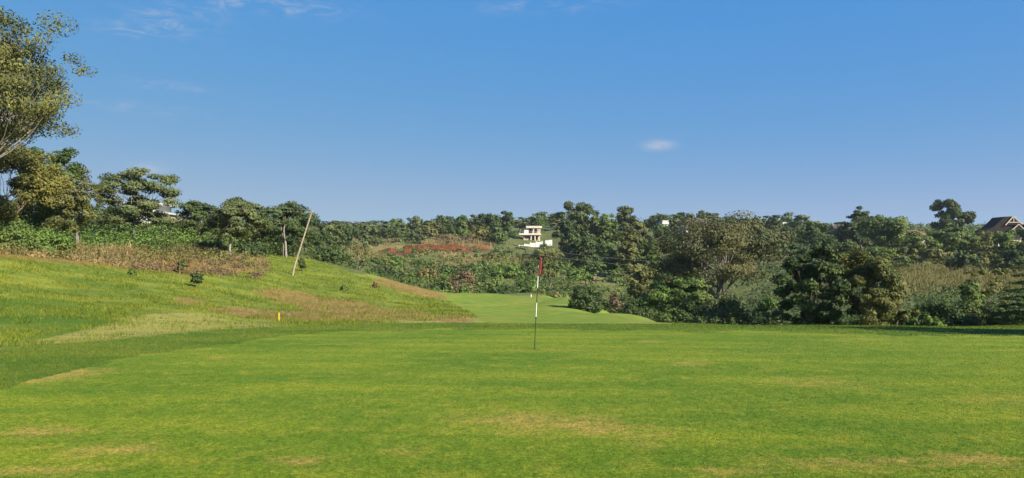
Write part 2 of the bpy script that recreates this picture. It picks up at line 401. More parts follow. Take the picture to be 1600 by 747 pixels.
def blade_mat(name, kind):
    m, t, out = new_mat(name)
    c = turf_nodes(t, kind)[0]
    a = N(t, 'ShaderNodeAttribute', attribute_name='tint')
    c = mixc(t, a.outputs['Fac'], mixc(t, 1, c, (.48, .56, .5), 'MULTIPLY'), mixc(t, 1, c, (1.62, 1.48, 1.5), 'MULTIPLY'))
    p = principled(t, c, .75, .06); tr = N(t, 'ShaderNodeBsdfTranslucent'); lk(t, c, tr.inputs[0])
    mx = N(t, 'ShaderNodeMixShader'); mx.inputs[0].default_value = .25
    lk(t, p.outputs[0], mx.inputs[1]); lk(t, tr.outputs[0], mx.inputs[2]); lk(t, mx.outputs[0], out.inputs[0]); MATS[name] = m
blade_mat('blade_green', 'green'); blade_mat('blade_fringe', 'fringe'); blade_mat('blade_rough', 'rough')
def depth_at(px, py, d0=15.0, d1=130.0):     # first depth on this column where the ground shows at row py
    d = np.exp(np.linspace(math.log(d0), math.log(d1), 900)); x = (px - 800) / F * d
    r = HZ - (ground(x, d) - CAMZ) / d * F
    k = np.argmax(r < py); return float(d[k])
def ground_mat():
    m, t, out = new_mat('ground_turf')
    cg, flat, nf, nff, nm, nb = turf_nodes(t, 'green')
    cf = turf_nodes(t, 'fringe')[0]; cr = turf_nodes(t, 'rough')[0]
    za = N(t, 'ShaderNodeAttribute', attribute_name='zone_a'); zb = N(t, 'ShaderNodeAttribute', attribute_name='zone_b')
    sa = N(t, 'ShaderNodeSeparateColor'); lk(t, za.outputs['Color'], sa.inputs[0])
    sb = N(t, 'ShaderNodeSeparateColor'); lk(t, zb.outputs['Color'], sb.inputs[0])
    nw = noise(t, flat, .9, 6, .65, .4)
    def ed(z, w=.55):           # zone weight with a ragged edge
        w = w * 1.5
        return maprange(t, math_n(t, 'ADD', z, math_n(t, 'MULTIPLY', math_n(t, 'SUBTRACT', nw, .5), w)), .30, .70)
    c = mixc(t, ed(sa.outputs[0], .12), cg, cf)
    fair = mixc(t, maprange(t, nw, .35, .65), (.085, .158, .014), (.152, .198, .026))
    fair = mixc(t, maprange(t, nm, .3, .75), fair, mixc(t, 1, fair, (1.25, 1.05, 1.1), 'MULTIPLY'))
    fair = mixc(t, math_n(t, 'MULTIPLY', maprange(t, noise(t, mapping(t, flat, (1, .45, 1)), .22, 5, .65, .5), .42, .68), .4), fair, (.235, .200, .050))
    fair = mixc(t, maprange(t, nf, .3, .7), mixc(t, 1, fair, (.75, .78, .7), 'MULTIPLY'), mixc(t, 1, fair, (1.15, 1.12, 1.1), 'MULTIPLY'))
    c = mixc(t, ed(za.outputs['Alpha'], .3), c, fair)
    c = mixc(t, ed(sa.outputs[1], .5), c, cr)
    tan = mixc(t, maprange(t, noise(t, mapping(t, flat, (.6, 2.4, 1), rot=(0, 0, .5)), 1.6, 6, .65), .3, .7), (.175, .170, .036), (.330, .265, .082))
    c = mixc(t, math_n(t, 'MULTIPLY', ed(sa.outputs[2], .9), .68), c, tan)
    wild = mixc(t, maprange(t, nw, .35, .65), (.046, .066, .016), (.130, .128, .040))
    c = mixc(t, ed(sb.outputs[1], .3), c, wild)
    fieldc = mixc(t, maprange(t, noise(t, flat, 1.3, 6, .7), .3, .7), (.090, .085, .028), (.250, .185, .075))
    c = mixc(t, ed(sb.outputs[2], .5), c, fieldc)
    soil = mixc(t, maprange(t, noise(t, flat, 1.7, 7, .7), .3, .7), (.125, .074, .024), (.255, .155, .048))
    c = mixc(t, math_n(t, 'MULTIPLY', ed(sb.outputs[0], .9), .85), c, soil)
    red = mixc(t, maprange(t, noise(t, flat, .8, 7, .7), .3, .7), (.070, .024, .015), (.150, .052, .032))
    c = mixc(t, ed(zb.outputs['Alpha'], .4), c, red)
    h = math_n(t, 'ADD', nf, math_n(t, 'MULTIPLY', nff, .5))
    hb = math_n(t, 'MULTIPLY', nw, 3.0)
    b1 = N(t, 'ShaderNodeBump'); b1.inputs['Strength'].default_value = .5; b1.inputs['Distance'].default_value = .02; lk(t, h, b1.inputs['Height'])
    p = principled(t, c, .9, .1, b1.outputs[0]); lk(t, p.outputs[0], out.inputs[0]); MATS['ground'] = m
ground_mat()

# ------------------------------------------------------------------ ground sheet
def inpoly(px, py, poly):
    px = np.asarray(px); py = np.asarray(py); r = np.zeros(px.shape, bool); n = len(poly)
    for i in range(n):
        x1, y1 = poly[i]; x2, y2 = poly[(i + 1) % n]
        if y1 == y2: continue
        c = ((y1 > py) != (y2 > py)) & (px < (x2 - x1) * (py - y1) / (y2 - y1) + x1); r ^= c
    return r
GREEN_EDGE = [(-400, 700), (-200, 655), (0, 612), (100, 582), (200, 560), (330, 540), (420, 527), (500, 518), (600, 515), (700, 513.5), (840, 514.5), (1000, 516.5), (1200, 520), (1400, 523), (1600, 525), (1800, 527), (2300, 535)]
FRINGE_TOP = [(-400, 575), (-200, 556), (0, 544), (100, 536), (200, 527), (300, 518), (400, 511), (480, 507.5), (560, 505.5), (650, 504), (740, 503.5), (840, 503.5), (950, 504), (1050, 504.5)]
_ge = np.array(GREEN_EDGE); _ft = np.array(FRINGE_TOP)
def plane_py(x, y):      # row where a point of the flat putting plane would show
    return HZ + F * (1.485 + .029 * y) / np.maximum(y, .5)
def zone_sets(x, y):
    """x, y world -> dict of weights"""
    yy = np.maximum(y, .5); px = 800 + x / yy * F; front = y > .5
    r = np.hypot(x, y)
    z = ground(x, y); py = HZ - (z - CAMZ) / yy * F
    ppy = plane_py(x, y)
    ge = np.interp(px, _ge[:, 0], _ge[:, 1]) + (vnoise(x * 2.2, y * 2.2, 41) - .5) * 5 + (vnoise(x * .7, y * .7, 42) - .5) * 5; ft = np.interp(px, _ft[:, 0], _ft[:, 1])
    green = np.where(front, ppy > ge, True)
    fringe = (~green) & ((ppy > ft) | ((px > 1050) & (r < 60)))
    beyond = ~(green | fringe)
    return px, py, ppy, green, fringe, beyond, z
MOUND = [(-400, 640), (0, 575), (100, 560), (200, 545), (300, 535), (400, 525), (490, 515), (560, 508), (620, 504), (700, 500), (745, 496), (735, 488), (700, 470), (640, 452), (560, 428), (500, 408), (440, 396), (400, 398), (0, 396), (-400, 396)]
TAN = [[(-60, 545), (60, 535), (130, 515), (190, 500), (225, 488), (290, 489), (360, 499), (430, 503), (480, 506), (400, 511), (300, 518), (200, 527), (100, 536), (0, 545)],
       [(560, 503), (640, 494), (720, 492), (760, 500), (700, 503), (620, 505)]]
DARKROUGH = [[(-60, 470), (60, 462), (150, 474), (215, 488), (170, 508), (90, 530), (-60, 541)]]
SOIL = [[(38, 455), (80, 455), (75, 461), (42, 460)], [(300, 487), (350, 491), (440, 499), (480, 501), (470, 488), (400, 480), (350, 478)],
        [(370, 455), (430, 450), (480, 456), (540, 470), (600, 480), (690, 488), (735, 494), (700, 499), (600, 502), (500, 502), (450, 497), (470, 480), (420, 466)],
        [(556, 430), (600, 436), (650, 447), (705, 462), (690, 468), (640, 459), (590, 447)], [(350, 433), (375, 434), (372, 438), (352, 437)],
        [(255, 466), (300, 464), (330, 474), (290, 476)], [(640, 497), (720, 493), (750, 497), (700, 503)]]
FAIR = [(470, 506), (560, 504), (700, 500), (745, 496), (735, 488), (700, 470), (640, 453), (560, 428), (600, 430), (700, 452), (800, 461), (880, 462), (910, 470), (960, 482), (1060, 501), (1060, 506), (840, 505)]
nth = 430
th_in = np.linspace(-.78, .78, nth)
th_out = np.concatenate([np.linspace(-math.pi, -.80, 60), ]), np.linspace(.80, math.pi, 60)[:-1]
TH = np.concatenate([th_out[0], th_in, th_out[1]])
RR = np.concatenate([np.linspace(.4, 4, 8)[:-1], np.exp(np.linspace(math.log(4), math.log(14), 50))[:-1], np.exp(np.linspace(math.log(14), math.log(130), 230))[:-1],
                     np.exp(np.linspace(math.log(130), math.log(500), 80))[:-1], np.exp(np.linspace(math.log(500), math.log(5000), 22))])
def build_ground():
    T, R = np.meshgrid(TH, RR, indexing='ij')
    x = (R * np.sin(T)).ravel(); y = (R * np.cos(T)).ravel()
    px, py, ppy, green, fringe, beyond, z = zone_sets(x, y)
    d = np.maximum(y, .5); inview = (y > .5) & (np.abs(x / d) < .80)
    a = np.zeros((len(x), 4), np.float32); b = np.zeros((len(x), 4), np.float32)
    a[:, 0] = fringe
    pxw = px + (vnoise(x * .6, y * .6, 11) - .5) * 26; pyw = py + (vnoise(x * .5, y * .5, 12) - .5) * 7
    fair = beyond & inview & inpoly(px, py, FAIR) & (d < 112)
    mound = beyond & inview & inpoly(px, py, MOUND) & (d < 105) & ~fair
    mound |= beyond & (d < 105) & ((px <= 0) | (x / d < -.8)) & (y > -5)
    a[:, 3] = fair; a[:, 1] = mound
    for p in TAN: a[:, 2] = np.maximum(a[:, 2], (beyond | fringe) & inview & (d < 60) & inpoly(px, pyw, p))
    for p in SOIL: b[:, 0] = np.maximum(b[:, 0], beyond & inview & (d < 110) & inpoly(pxw, pyw, p))
    dro = np.zeros(len(x))
    for p in DARKROUGH: dro = np.maximum(dro, beyond & inview & (d < 60) & inpoly(pxw, pyw, p))
    a[:, 0] = np.maximum(a[:, 0], dro); a[:, 1] = np.where(dro > 0, 0, a[:, 1])
    brush = mound & (py < np.interp(px, [-400, 0, 100, 200, 300, 400, 420, 421, 2000], [405, 405, 412, 424, 432, 428, 418, 0, 0]))
    b[:, 0] = np.where(brush, .8, b[:, 0])
    wild = beyond & ~fair & ~mound
    b[:, 1] = wild
    fld = np.zeros(len(x), bool)
    for (x0, x1, d0, d1) in [(1395, 1640, 92, 142), (655, 775, 255, 330), (580, 680, 225, 262), (690, 800, 195, 238), (530, 620, 170, 330), (860, 1000, 150, 175)]:
        fld |= wild & (px > x0) & (px < x1) & (d > d0) & (d < d1)
    b[:, 2] = fld
    b[:, 3] = wild & inpoly(px, d, [(590, 222), (640, 218), (700, 236), (765, 246), (765, 262), (700, 258), (650, 246), (590, 236)])
    nt, nr = len(TH), len(RR)
    def blur(v, it):
        v = v.reshape(nt, nr)
        for _ in range(it):
            v = (np.roll(v, 1, 0) + 2 * v + np.roll(v, -1, 0)) / 4
            q = np.pad(v, ((0, 0), (1, 1)), mode='edge'); v = (q[:, :-2] + 2 * v + q[:, 2:]) / 4
        return v.ravel()
    for arr, c_, it in ((a, 1, 3), (a, 2, 18), (a, 3, 5), (b, 0, 22), (b, 2, 8), (b, 3, 4)): arr[:, c_] = blur(arr[:, c_], it)
    a[:, 0] = np.where(dro > 0, blur(dro, 8) * .9, a[:, 0])
    V = np.stack([x, y, z], 1)
    i = np.arange(nt)[:, None]; j = np.arange(nr - 1)[None]; i2 = (i + 1) % nt
    Fq = np.stack([i * nr + j, i * nr + j + 1, i2 * nr + j + 1, i2 * nr + j], -1).reshape(-1, 4)
    me = mesh_np('ground', V, Fq, None, True)
    for nm, arr in (('zone_a', a), ('zone_b', b)):
        at_ = me.attributes.new(nm, 'FLOAT_COLOR', 'POINT'); at_.data.foreach_set('color', arr.ravel())
    at_ = me.attributes.new('dryness', 'FLOAT', 'POINT'); at_.data.foreach_set('value', dryness(x, y).astype(np.float32))
    o = obj('ground', me, MATS['ground'], kind='structure'); return o
build_ground()

# ------------------------------------------------------------------ grass blades (one mass each)
def blade_mesh(name, x, y, z, h, w, mat, label, cat, lean=.5):
    n = len(x); a = RNG.uniform(0, 2 * math.pi, n); l = RNG.uniform(0, 2 * math.pi, n)
    hx = np.cos(a) * w / 2; hy = np.sin(a) * w / 2; hh = h * RNG.uniform(.55, 1.25, n); lo = hh * RNG.uniform(0, lean, n)
    V = np.empty((n, 3, 3), np.float32)
    V[:, 0] = np.stack([x - hx, y - hy, z - .002], 1); V[:, 1] = np.stack([x + hx, y + hy, z - .002], 1)
    V[:, 2] = np.stack([x + np.cos(l) * lo, y + np.sin(l) * lo, z + hh], 1)
    t = np.repeat(RNG.random(n) ** 1.2, 3)
    me = mesh_np(name, V.reshape(-1, 3), np.arange(n * 3).reshape(-1, 3), t)
    at_ = me.attributes.new('dryness', 'FLOAT', 'POINT'); at_.data.foreach_set('value', np.repeat(dryness(x, y), 3).astype(np.float32))
    o = obj(name, me, MATS[mat], kind='stuff'); tag(o, label, cat); return o
def green_blades():
    n = 460000
    px = RNG.uniform(-90, 1690, n); py = RNG.uniform(512, 830, n)
    x, y = gplane(px, py)
    ge = np.interp(px, _ge[:, 0], _ge[:, 1]) + (vnoise(x * 2.2, y * 2.2, 41) - .5) * 5 + (vnoise(x * .7, y * .7, 42) - .5) * 5; k = py > ge + RNG.normal(0, 2.5, n)
    x, y = x[k], y[k]; z = ground(x, y)
    s = np.maximum(1, y / 6.0)
    blade_mesh('putting_green_grass', x, y, z, .010 * s ** .35, .0042 * s ** .9, 'blade_green', 'short mown grass of the putting green in the foreground', 'grass', .8)
green_blades()
def fringe_blades():
    n = 260000
    px = RNG.uniform(-160, 1760, n); d = np.exp(RNG.uniform(math.log(8), math.log(34), n)); x = (px - 800) / F * d
    q = zone_sets(x, d); k = q[4]
    ap = np.where(px > 1050, np.clip(24 / d, 0, 1), 1); k &= RNG.random(n) < ap
    x, y, z = x[k], d[k], q[6][k]; s = np.maximum(1, y / 12)
    blade_mesh('fringe_grass', x, y, z, .030 * s ** .3, .007 * s, 'blade_fringe', 'longer darker grass collar round the putting green', 'grass', .8)
fringe_blades()
def rough_blades():
    n = 230000
    px = RNG.uniform(-120, 760, n); d = np.exp(RNG.uniform(math.log(18), math.log(105), n)); x = (px - 800) / F * d
    q = zone_sets(x, d); py = q[1]
    k = q[5] & (inpoly(px, py, MOUND) | (px < 0))
    soil = np.zeros(n, bool)
    for p in SOIL + TAN: soil |= inpoly(px + RNG.normal(0, 16, n), py + RNG.normal(0, 3.5, n), p)
    k &= ~(soil & (RNG.random(n) < .62))
    k &= py > np.interp(px, [-400, 0, 100, 200, 300, 400, 420, 421, 2000], [400, 400, 408, 420, 428, 424, 415, 0, 0])
    tuft = vnoise(x * 1.1, d * 1.1, 21) * .6 + vnoise(x * 3.1, d * 3.1, 22) * .4
    k &= RNG.random(n) < np.clip((tuft - .3) * 3.2, .05, 1)
    x, y, z = x[k], d[k], q[6][k]; tf = tuft[k]; s = y / 25
    blade_mesh('rough_grass', x, y, z, (.05 + .20 * np.clip(tf - .35, 0, 1)) * s ** .35, .018 * s, 'blade_rough', 'tufted rough grass covering the mound at left', 'grass', .9)
rough_blades()
def dry_wisps():
    n = 12000
    px = RNG.uniform(300, 760, n); d = np.exp(RNG.uniform(math.log(27), math.log(95), n)); x = (px - 800) / F * d
    q = zone_sets(x, d); py = q[1]; soil = np.zeros(n, bool)
    for p in SOIL[1:]: soil |= inpoly(px, py + RNG.normal(0, 3, n), p)
    k = soil & q[5] & (vnoise(x * .8, d * .8, 31) > .38)
    x, y, z = x[k], d[k], q[6][k]; s = y / 30
    blade_mesh('dry_grass', x, y, z, .09 * s ** .4, .022 * s, 'dry', 'straw coloured dry grass on the bare earth of the mound', 'grass', 1.0)
dry_wisps()

# ------------------------------------------------------------------ vegetation builders
def unit(v): return v / (np.linalg.norm(v, axis=-1, keepdims=True) + 1e-9)
def leaf_cloud(rng, C, R3, n, L, ratio=.55, droop=0.0, up=.35, size_var=.35):
    """n rhombic leaves spread through clumps C (k,3) with radii R3 (k,3)"""
    k = len(C); vol = R3[:, 0] * R3[:, 1] + 1e-6; ci = rng.choice(k, n, p=vol / vol.sum())
    dirs = unit(rng.normal(size=(n, 3))); rad = rng.random(n) ** .42
    off = dirs * rad[:, None] * R3[ci]; P = C[ci] + off
    cc = C.mean(0); co = P - cc; co = unit(co / (np.abs(C - cc).max(0) + .3))
    nrm = unit(dirs * .9 + co * .8 + rng.normal(size=(n, 3)) * .6 + np.array([0, 0, up]))
    ax = np.cross(nrm, rng.normal(size=(n, 3))); ax = unit(ax); ax[:, 2] -= droop; ax = unit(ax); sd = unit(np.cross(nrm, ax))
    Ls = (L * rng.uniform(1 - size_var, 1 + size_var, n))[:, None]
    V = np.empty((n, 4, 3), np.float32)
    V[:, 0] = P - ax * Ls * .5; V[:, 1] = P + sd * Ls * ratio * .5 + ax * Ls * .05; V[:, 2] = P + ax * Ls * .5; V[:, 3] = P - sd * Ls * ratio * .5 + ax * Ls * .05
    ct = rng.random(k)
    t = np.clip(ct[ci] * .55 + rng.random(n) * .45, 0, 1)
    return V.reshape(-1, 3), np.arange(n * 4).reshape(-1, 4), np.repeat(t, 4)
def bend(a, b, rng, amt=.12, n=5, sag=0.0):
    a = np.asarray(a, float); b = np.asarray(b, float); L = np.linalg.norm(b - a)
    s = np.linspace(0, 1, n)[:, None]; o = rng.normal(size=3) * amt * L; o[2] = abs(o[2]) * .5 + sag * L
    return a + (b - a) * s + o * (4 * s * (1 - s)) * .5 + (rng.normal(size=(n, 3)) * .02 * L) * (s * (1 - s) * 4)
def skeleton(rng, C, H, fork, r0, nlimb, lean=(0, 0), twig=True, sides=6, multi=1):
    """trunk, limbs and branches that reach every clump"""
    paths = []; tops = []
    for m in range(multi):
        bx = np.array([rng.normal() * .25 * (multi > 1), rng.normal() * .25 * (multi > 1), -.3])
        ft = np.array([lean[0] * fork + rng.normal() * .04 * H * (multi > 1), lean[1] * fork, fork * rng.uniform(.92, 1.05)])
        p = bend(bx, ft, rng, .05, 7); paths.append((p, np.linspace(r0 * 1.25, r0 * .72, 7))); tops.append(p[-1])
    az = np.arctan2(C[:, 1] - lean[1] * fork, C[:, 0] - lean[0] * fork); ordr = np.argsort(az); groups = np.array_split(ordr, nlimb)
    for gi, g in enumerate(groups):
        if len(g) == 0: continue
        base = tops[gi % len(tops)]; ctr = C[g].mean(0)
        end = base + (ctr - base) * .62; end[2] = base[2] + (ctr[2] - base[2]) * .5
        lim = bend(base, end, rng, .14, 6, -.06); rl = r0 * .52 * rng.uniform(.8, 1.15)
        paths.append((lim, np.linspace(rl, rl * .5, 6)))
        if not twig: continue
        for c in C[g]:
            k = rng.integers(2, 6); st = lim[k]
            br = bend(st, c, rng, .12, 5); rb = rl * (.52 - .05 * k) * rng.uniform(.7, 1.1)
            paths.append((br, np.linspace(rb, rb * .22, 5)))
    return tubes(paths, sides)
def clumps(rng, kind, H, W, fine=0, low=.30, zb0=0):
    """clump centres and radii of a crown of height H and width W, base of the tree at the origin"""
    R = W / 2; C = []; Q = []
    if kind == 'umbrella':
        lob = [(rng.normal(0, R * .30), rng.normal(0, R * .30), rng.uniform(-.06, .03)) for _ in range(5)]
        for j in range(84):
            f = rng.random() ** .75; zc = H * (low + (.97 - low) * f); rr = R * (.62 + .46 * math.sin(math.pi * min(1, f * .85 + .12)) - .50 * f ** 3)
            lx, ly, lz = lob[j % 5]; a = rng.uniform(0, 6.283); q = math.sqrt(rng.uniform(.05, 1)) * rr
            x_ = math.cos(a) * q * .8 + lx * .7; y_ = math.sin(a) * q * .8 + ly * .7
            C.append((x_, y_, zc + H * lz * f - .07 * H * ((x_ * x_ + y_ * y_) / (R * R)) + rng.normal(0, .02 * H)))
            s = R * rng.uniform(.13, .27); Q.append((s, s, s * rng.uniform(.36, .58)))
    elif kind in ('round', 'tall', 'droop'):
        zb = zb0 if zb0 else {'round': .26, 'tall': .16, 'droop': .10}[kind]; n = {'round': 60, 'tall': 72, 'droop': 70}[kind] * (3 if fine else 1)
        ns = 7 if kind != 'round' else 5
        subs = [(rng.normal(0, R * .24), rng.normal(0, R * .24), zb + .13 + (.85 - zb - .13) * (q_ / (ns - 1)) + rng.normal(0, .025), rng.uniform(.50, .72) * (1.08 - .35 * abs(q_ / (ns - 1) - .4))) for q_ in range(ns)]
        for j in range(n):
            bx, by, bf, br = subs[j % len(subs)]
            d = rng.normal(size=3); d /= np.linalg.norm(d) + 1e-9; q = rng.uniform(.35, 1) ** .6
            hz = H * max(.08, min(bf - zb, 1 - bf, .22)) * 1.05
            C.append((bx + d[0] * R * br * q, by + d[1] * R * br * q, H * bf + d[2] * hz * q))
            s = R * rng.uniform(.13, .27); s *= .72 if fine else 1; Q.append((s, s, s * rng.uniform(.55, .85)))
    elif kind == 'bush':
        for j in range(40):
            a = rng.uniform(0, 6.283); q = math.sqrt(rng.random()) ; env = math.sqrt(max(0, 1 - q * q * .9))
            z = H * env * rng.uniform(.10, .88) * rng.uniform(.8, 1.05)
            C.append((math.cos(a) * q * R * .86, math.sin(a) * q * R * .86, max(z, H * .06)))
            s = R * rng.uniform(.16, .30); Q.append((s, s, min(s * .85, H * .22)))
    elif kind == 'sparse':
        for j in range(30):
            a = rng.uniform(0, 6.283); f = rng.uniform(.35, 1); q = math.sqrt(rng.uniform(.05, 1)) * R * (1.15 - .5 * f)
            C.append((math.cos(a) * q, math.sin(a) * q, H * f * rng.uniform(.93, 1)))
            s = R * rng.uniform(.12, .24); Q.append((s, s, s * .6))
    elif kind == 'conifer':
        z = .10
        while z < .97:
            rr = R * (1 - z) ** .75; n = max(3, int(9 * (1 - z) + 3)); a0 = rng.uniform(0, 6)
            for j in range(n):
                a = a0 + j * 6.283 / n
                for q in (.45, .85): C.append((math.cos(a) * rr * q, math.sin(a) * rr * q, H * z - rr * q * .12)); Q.append((rr * .24, rr * .24, H * .018))
            z += .085
        C.append((0, 0, H * .97)); Q.append((R * .08, R * .08, H * .04))
    return np.array(C), np.array(Q)
PROTO = {}
def tree(px, top, d, wpx, kind, mat, name, label, cat='tree', group=None, dens=3.0, leafpx=2.5, lmin=.10, bark='bark', lean=(0, 0), share=None,
         fork=None, trunk_r=None, limbs=6, droop=None, multi=1, seed=None, dz=0.0, base=None, fine=0, low=.30, zb0=0, leaves=None):
    x, y, z = at(px, d, dz)
    H = (CAMZ + (HZ - top) / F * d) - z; W = wpx / F * d
    root = empty(name, (x, y, z), random.uniform(0, 6.28) if share else 0)
    tag(root, label, cat, group)
    pn = ('stem', 'foliage') if kind == 'bush' else ('trunk', 'crown')
    if share and share in PROTO:
        m1, m2, h0, w0 = PROTO[share]
        for nm, me in ((pn[0], m1), (pn[1], m2)):
            o = obj(nm, me, None, root)
        root.scale = (W / w0, W / w0, H / h0)
        return root
    rng = np.random.default_rng(seed if seed is not None else int(px * 7 + top * 131 + d * 17) % 100000)
    C, Q = clumps(rng, kind, H, W, fine, low, zb0)
    if kind not in ('conifer',):
        C[:, 0] += lean[0] * C[:, 2]; C[:, 1] += lean[1] * C[:, 2]
    hp = H / d * F * .64; wp = wpx * .64
    fill = {'umbrella': .66, 'round': .62, 'tall': .70, 'droop': .78, 'bush': .72, 'sparse': .25, 'conifer': .4}[kind]
    L = max(lmin, leafpx * d / (F * .64))
    px_area = hp * wp * fill; la = L * L * .55 / 2 * (F * .64 / d) ** 2 * .55
    n = int(leaves or min(34000, max(350, dens * px_area / la)))
    dr = droop if droop is not None else {'droop': .9}.get(kind, .15)
    V, Fc, T = leaf_cloud(rng, C, Q, n, L, .55 if kind != 'conifer' else .3, dr)
    fk = fork if fork is not None else H * {'umbrella': .26, 'round': .30, 'tall': .25, 'droop': .2, 'bush': .06, 'sparse': .38, 'conifer': .05}[kind]
    r0 = trunk_r if trunk_r else max(.03, H * (.020 if kind != 'bush' else .012))
    twig = d < 140
    if kind == 'conifer':
        p = np.array([(0, 0, -.3), (0, 0, H * .3), (0, 0, H * .65), (0, 0, H)]); tv, tf = tubes([(p, np.array([1.2, .9, .5, .1]) * r0)], 6)
    else:
        tv, tf = skeleton(rng, C, H, fk, r0, limbs if kind != 'bush' else 5, lean, twig, 6 if d < 140 else 4, multi)
    m1 = mesh_np(pn[0], tv, tf, None, True); m1.materials.append(MATS[bark])
    m2 = mesh_np(pn[1], V, Fc, T); m2.materials.append(MATS[mat])
    obj(pn[0], m1, None, root); obj(pn[1], m2, None, root)
    if share: PROTO[share] = (m1, m2, H, W)
    return root
def bush(px, top, d, wpx, mat, label, name='bush', **k): return tree(px, top, d, wpx, 'bush', mat, name, label, 'bush', **k)

ORD = ['first', 'second', 'third', 'fourth', 'fifth', 'sixth', 'seventh', 'eighth', 'ninth', 'tenth', 'eleventh', 'twelfth', 'thirteenth', 'fourteenth', 'fifteenth', 'sixteenth']
def ordinal_labels(items, spans, kind):
    out = {}
    for lo, hi, where in spans:
        m = sorted([(it[0], i) for i, it in enumerate(items) if lo <= it[0] < hi])
        for k, (_, i) in enumerate(m): out[i] = '%s %s from the left %s' % (ORD[k], kind, where)
    return out
# ---- left edge and mound
tree(-48, -16, 40, 350, 'tall', 'olive', 'broadleaf_tree', 'tall olive brown tree rising out of the frame at the left edge', lmin=.155, leafpx=2.6, bark='midbark', seed=5, limbs=8, fine=1, zb0=.43, leaves=52000, trunk_r=.26)
tree(10, 222, 50, 170, 'round', 'yellow', 'broadleaf_tree', 'yellowish olive tree below the tallest tree at the left edge', seed=8, lmin=.15, dens=3.4)
bush(18, 338, 48, 110, 'green', 'tall green shrub hiding the foot of the yellowish olive tree', dens=3.6, lmin=.13)
bush(75, 345, 50, 80, 'bright', 'bright green shrub left of the small conifer', dens=3.6, lmin=.13)
tree(72, 222, 60, 125, 'round', 'green', 'broadleaf_tree', 'green domed tree between the yellowish tree and the brownish one', seed=9, lmin=.17)
tree(122, 262, 58, 104, 'round', 'olive', 'broadleaf_tree', 'brownish thin crowned tree with a pale bare stem left of the flat topped ones', bark='palebark', seed=10, fork=3.2, dens=2.0)
tree(210, 264, 78, 124, 'umbrella', 'grey', 'acacia_tree', 'grey green spreading tree in front of the white house at left', bark='palebark', seed=3, dens=4.2, fork=3.0)
tree(312, 316, 84, 84, 'umbrella', 'dark', 'acacia_tree', 'dark flat crowned tree left of the one with a pale bare trunk', seed=12, dens=4.2)
tree(360, 309, 72, 104, 'umbrella', 'grey', 'acacia_tree', 'flat topped tree with a straight pale trunk behind the brush heap', bark='palebark', seed=13, dens=4.4, fork=3.0)
tree(446, 315, 98, 118, 'umbrella', 'dark', 'acacia_tree', 'broad dark flat topped tree with pale side limbs beside the leaning pole', bark='palebark', seed=14, dens=4.6, multi=2, fork=4.5)
tree(398, 340, 96, 40, 'round', 'olive', 'broadleaf_tree', 'small olive tree filling the gap between the two flat topped trees', seed=15)
tree(252, 331, 96, 44, 'round', 'grey', 'broadleaf_tree', 'grey green tree covering the right end of the white house at left', seed=20, dens=2.6)
tree(178, 322, 98, 40, 'round', 'grey', 'broadleaf_tree', 'grey green tree covering the left end of the white house at left', seed=21, dens=3)
tree(108, 350, depth_at(108, 396), 22, 'conifer', 'dark', 'conifer_sapling', 'small dark pointed conifer standing in the dry brush', 'sapling', seed=16, lmin=.09, dens=6)
tree(308, 426, depth_at(308, 449), 24, 'round', 'dark', 'sapling', 'round dark sapling nearest the green on the mound slope', 'sapling', lmin=.09, dens=4.5, fork=.25, trunk_r=.03)
tree(283, 407, depth_at(283, 427), 19, 'round', 'dark', 'sapling', 'dark round sapling in the brown brush above the slope', 'sapling', lmin=.09, dens=4.5, fork=.25, trunk_r=.03)
bush(207, 417, depth_at(207, 430), 13, 'green', 'tiny green sapling on the upper left of the mound slope', 'sapling', lmin=.09)
tree(473, 404, depth_at(473, 425), 15, 'round', 'dark', 'sapling', 'dark sapling just right of the leaning pole foot', 'sapling', lmin=.09, dens=4.5, fork=.25, trunk_r=.03)
bush(538, 442, depth_at(538, 454), 12, 'green', 'small green shrub low on the right flank of the mound', 'sapling', lmin=.09)
bush(586, 437, depth_at(586, 450), 8, 'soilbrown', 'withered brown sapling on the right flank of the mound', 'sapling', lmin=.09)
bush(333, 372, 78, 60, 'dark', 'dark rounded thicket at the foot of the flat topped tree', dens=4)
bush(245, 376, 66, 50, 'dark', 'dark low bush beyond the cream maize stalks', dens=4)
bush(395, 372, 84, 50, 'dark', 'dark bush between the pale trunk and the broad flat topped tree', dens=4)
tree(520, 388, 112, 62, 'umbrella', 'dark', 'acacia_shrub', 'low dark flat topped shrub right of the leaning pole', 'shrub', seed=17, dens=5, multi=3, fork=.6)
tree(562, 383, 112, 34, 'sparse', 'drygreen', 'bare_shrub', 'pale almost leafless shrub beside the low flat topped one', 'shrub', bark='palebark', seed=18, dens=1.2, multi=5, fork=1.0, trunk_r=.07)
tree(715, 423, 104, 60, 'umbrella', 'soilbrown', 'leaning_tree', 'brown crowned tree with a curved pale trunk at the fairway edge', bark='palebark', seed=19, lean=(.25, 0), fork=2.3, dens=1.6, trunk_r=.13)
bush(726, 443, 101, 22, 'bright', 'small bright green shrub right of the curved pale trunk', dens=4)
